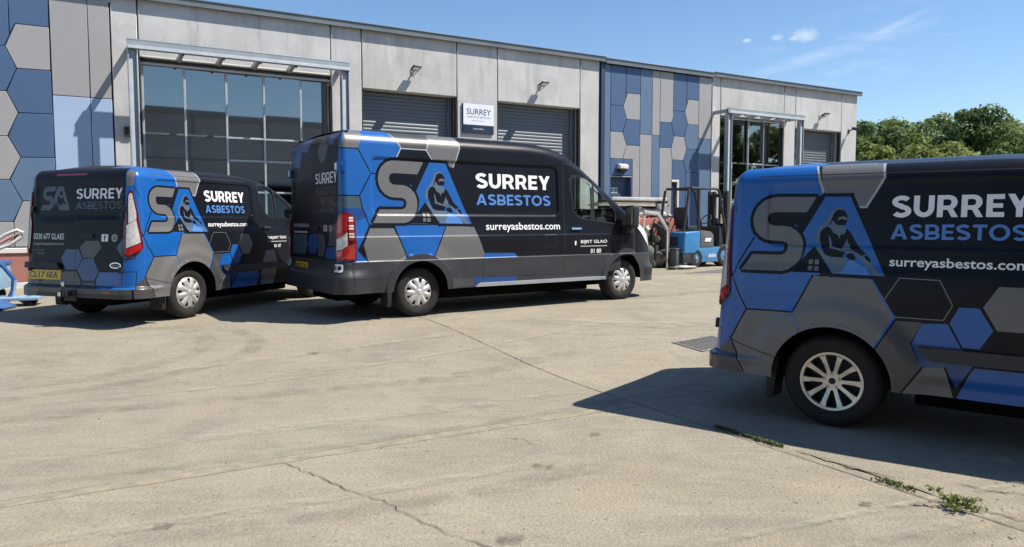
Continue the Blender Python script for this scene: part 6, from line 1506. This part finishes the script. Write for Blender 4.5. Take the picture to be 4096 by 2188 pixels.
# ------------------------------------------------------------------ drain grate and weeds
gt = thing('drain_grate', 'rusty steel drain grate set in the concrete behind the right van', 'grate', (2.22, 8.36, 0), math.radians(30), None, .82)
gsl = (float(gz(8.7)) - float(gz(8.0))) / .7
gt.location.z = float(gz(8.36)) + .004; gt.rotation_euler = (math.atan(gsl * CA), 0, math.radians(30)); 
gt.rotation_euler = (Matrix.Rotation(math.atan(gsl), 3, 'X') @ Matrix.Rotation(math.radians(32), 3, 'Z')).to_euler()
mat('grate_steel', (0.30, 0.29, 0.26), 0.6, metal=.4, var=.35, vscale=12); mat('grate_pit', (0.012, 0.012, 0.013), 0.95)
MB().box(-.36, .36, -.26, .26, -.01, .002).build('pit', 'grate_pit', gt); MB().box(-.39, .39, -.29, -.26, .0, .008).box(-.39, .39, .26, .29, .0, .008).box(-.39, -.36, -.26, .26, .0, .008).box(.36, .39, -.26, .26, .0, .008).build('frame', 'grate_steel', gt, .003, seg=1)
bm_ = MB().box(-.012, .012, -.258, .258, .003, .0085).build('bar', 'grate_steel', gt, .002, seg=1); bm_.location = (-.33, 0, 0)
for k in range(1, 13): o = link(bpy.data.objects.new('bar', bm_.data), gt); o.location = (-.33 + k * .055, 0, 0)
mat('dark_patch', (0.12, 0.12, 0.118), 0.9, var=.2, vscale=2)
def patch(name, pts, m):
    V = [(x, y, float(gz(y)) + .0065) for x, y in pts]; return mesh_obj(name, V, [tuple(range(len(V)))], m, ground)
patch('repair_patch', [(4.2, 18.0), (5.4, 18.2), (6.6, 19.2), (5.6, 19.6)], 'dark_patch')

def weed(label, pts, n, hmin, hmax, spread, seed, cat='weed', broad=False):
    r = random.Random(seed); c = pts[len(pts) // 2]; z = float(gz(c[1])) + .003
    t = thing('weed', label, cat, (c[0], c[1], z), 0, 'weeds along the slab joint'); V = []; F = []
    for _ in range(n):
        i = r.randrange(len(pts) - 1) if len(pts) > 1 else 0; f = r.random(); p = pts[i]; q = pts[min(i + 1, len(pts) - 1)]
        x = p[0] + (q[0] - p[0]) * f + r.gauss(0, spread) - c[0]; y = p[1] + (q[1] - p[1]) * f + r.gauss(0, spread) - c[1]
        h = r.uniform(hmin, hmax); a = r.uniform(0, 6.283); l = h * r.uniform(.3, 1.1); dx, dy = math.cos(a), math.sin(a); w = r.uniform(.0025, .005) if not broad else r.uniform(.006, .014)
        k = len(V); sx, sy = -dy * w, dx * w
        V += [(x - sx, y - sy, 0), (x + sx, y + sy, 0), (x + dx * l * .45 + sx * 1.2, y + dy * l * .45 + sy * 1.2, h * .7), (x + dx * l * .45 - sx * 1.2, y + dy * l * .45 - sy * 1.2, h * .7), (x + dx * l, y + dy * l, h)]
        F += [(k, k + 1, k + 2, k + 3), (k + 3, k + 2, k + 4)]
    mesh_obj('leaves', V, F, 'grass', t)
    return t
weed('long strip of grass growing in the joint at the edge of the van shadow', [(1.49, 5.32), (1.58, 5.18), (1.70, 4.98), (1.80, 4.83)], 480, .008, .028, .010, 1, 'grass')
weed('low tuft of weed in the joint between the grass strip and the leafy weed', [(2.13, 4.20), (2.19, 4.12), (2.24, 4.03)], 170, .006, .026, .016, 2)
def leafy(label, x, y, seed):
    rg = np.random.default_rng(seed); t = thing('weed', label, 'weed', (x, y, float(gz(y)) + .003), 0, 'weeds along the slab joint')
    mb = MB(); cent = []
    for k in range(13):
        a = rg.uniform(0, 6.28); l = rg.uniform(.05, .14); h = rg.uniform(.02, .11); e = (l * math.cos(a), l * math.sin(a) * .7, h)
        mb.tube([(0, 0, 0), (e[0] * .5, e[1] * .5, h * .7), e], .0022, 5); cent += [e, (e[0] * .7, e[1] * .7, h * .85)]
    mb.build('stem', 'grass', t)
    V, F = leaves(np.array(cent), np.full(len(cent), .026), 300, .012, rg); mesh_obj('leaves', V, F, 'leaf_light', t)
leafy('bright leafy weed growing from the joint in the bottom right foreground', 2.33, 3.78, 5)
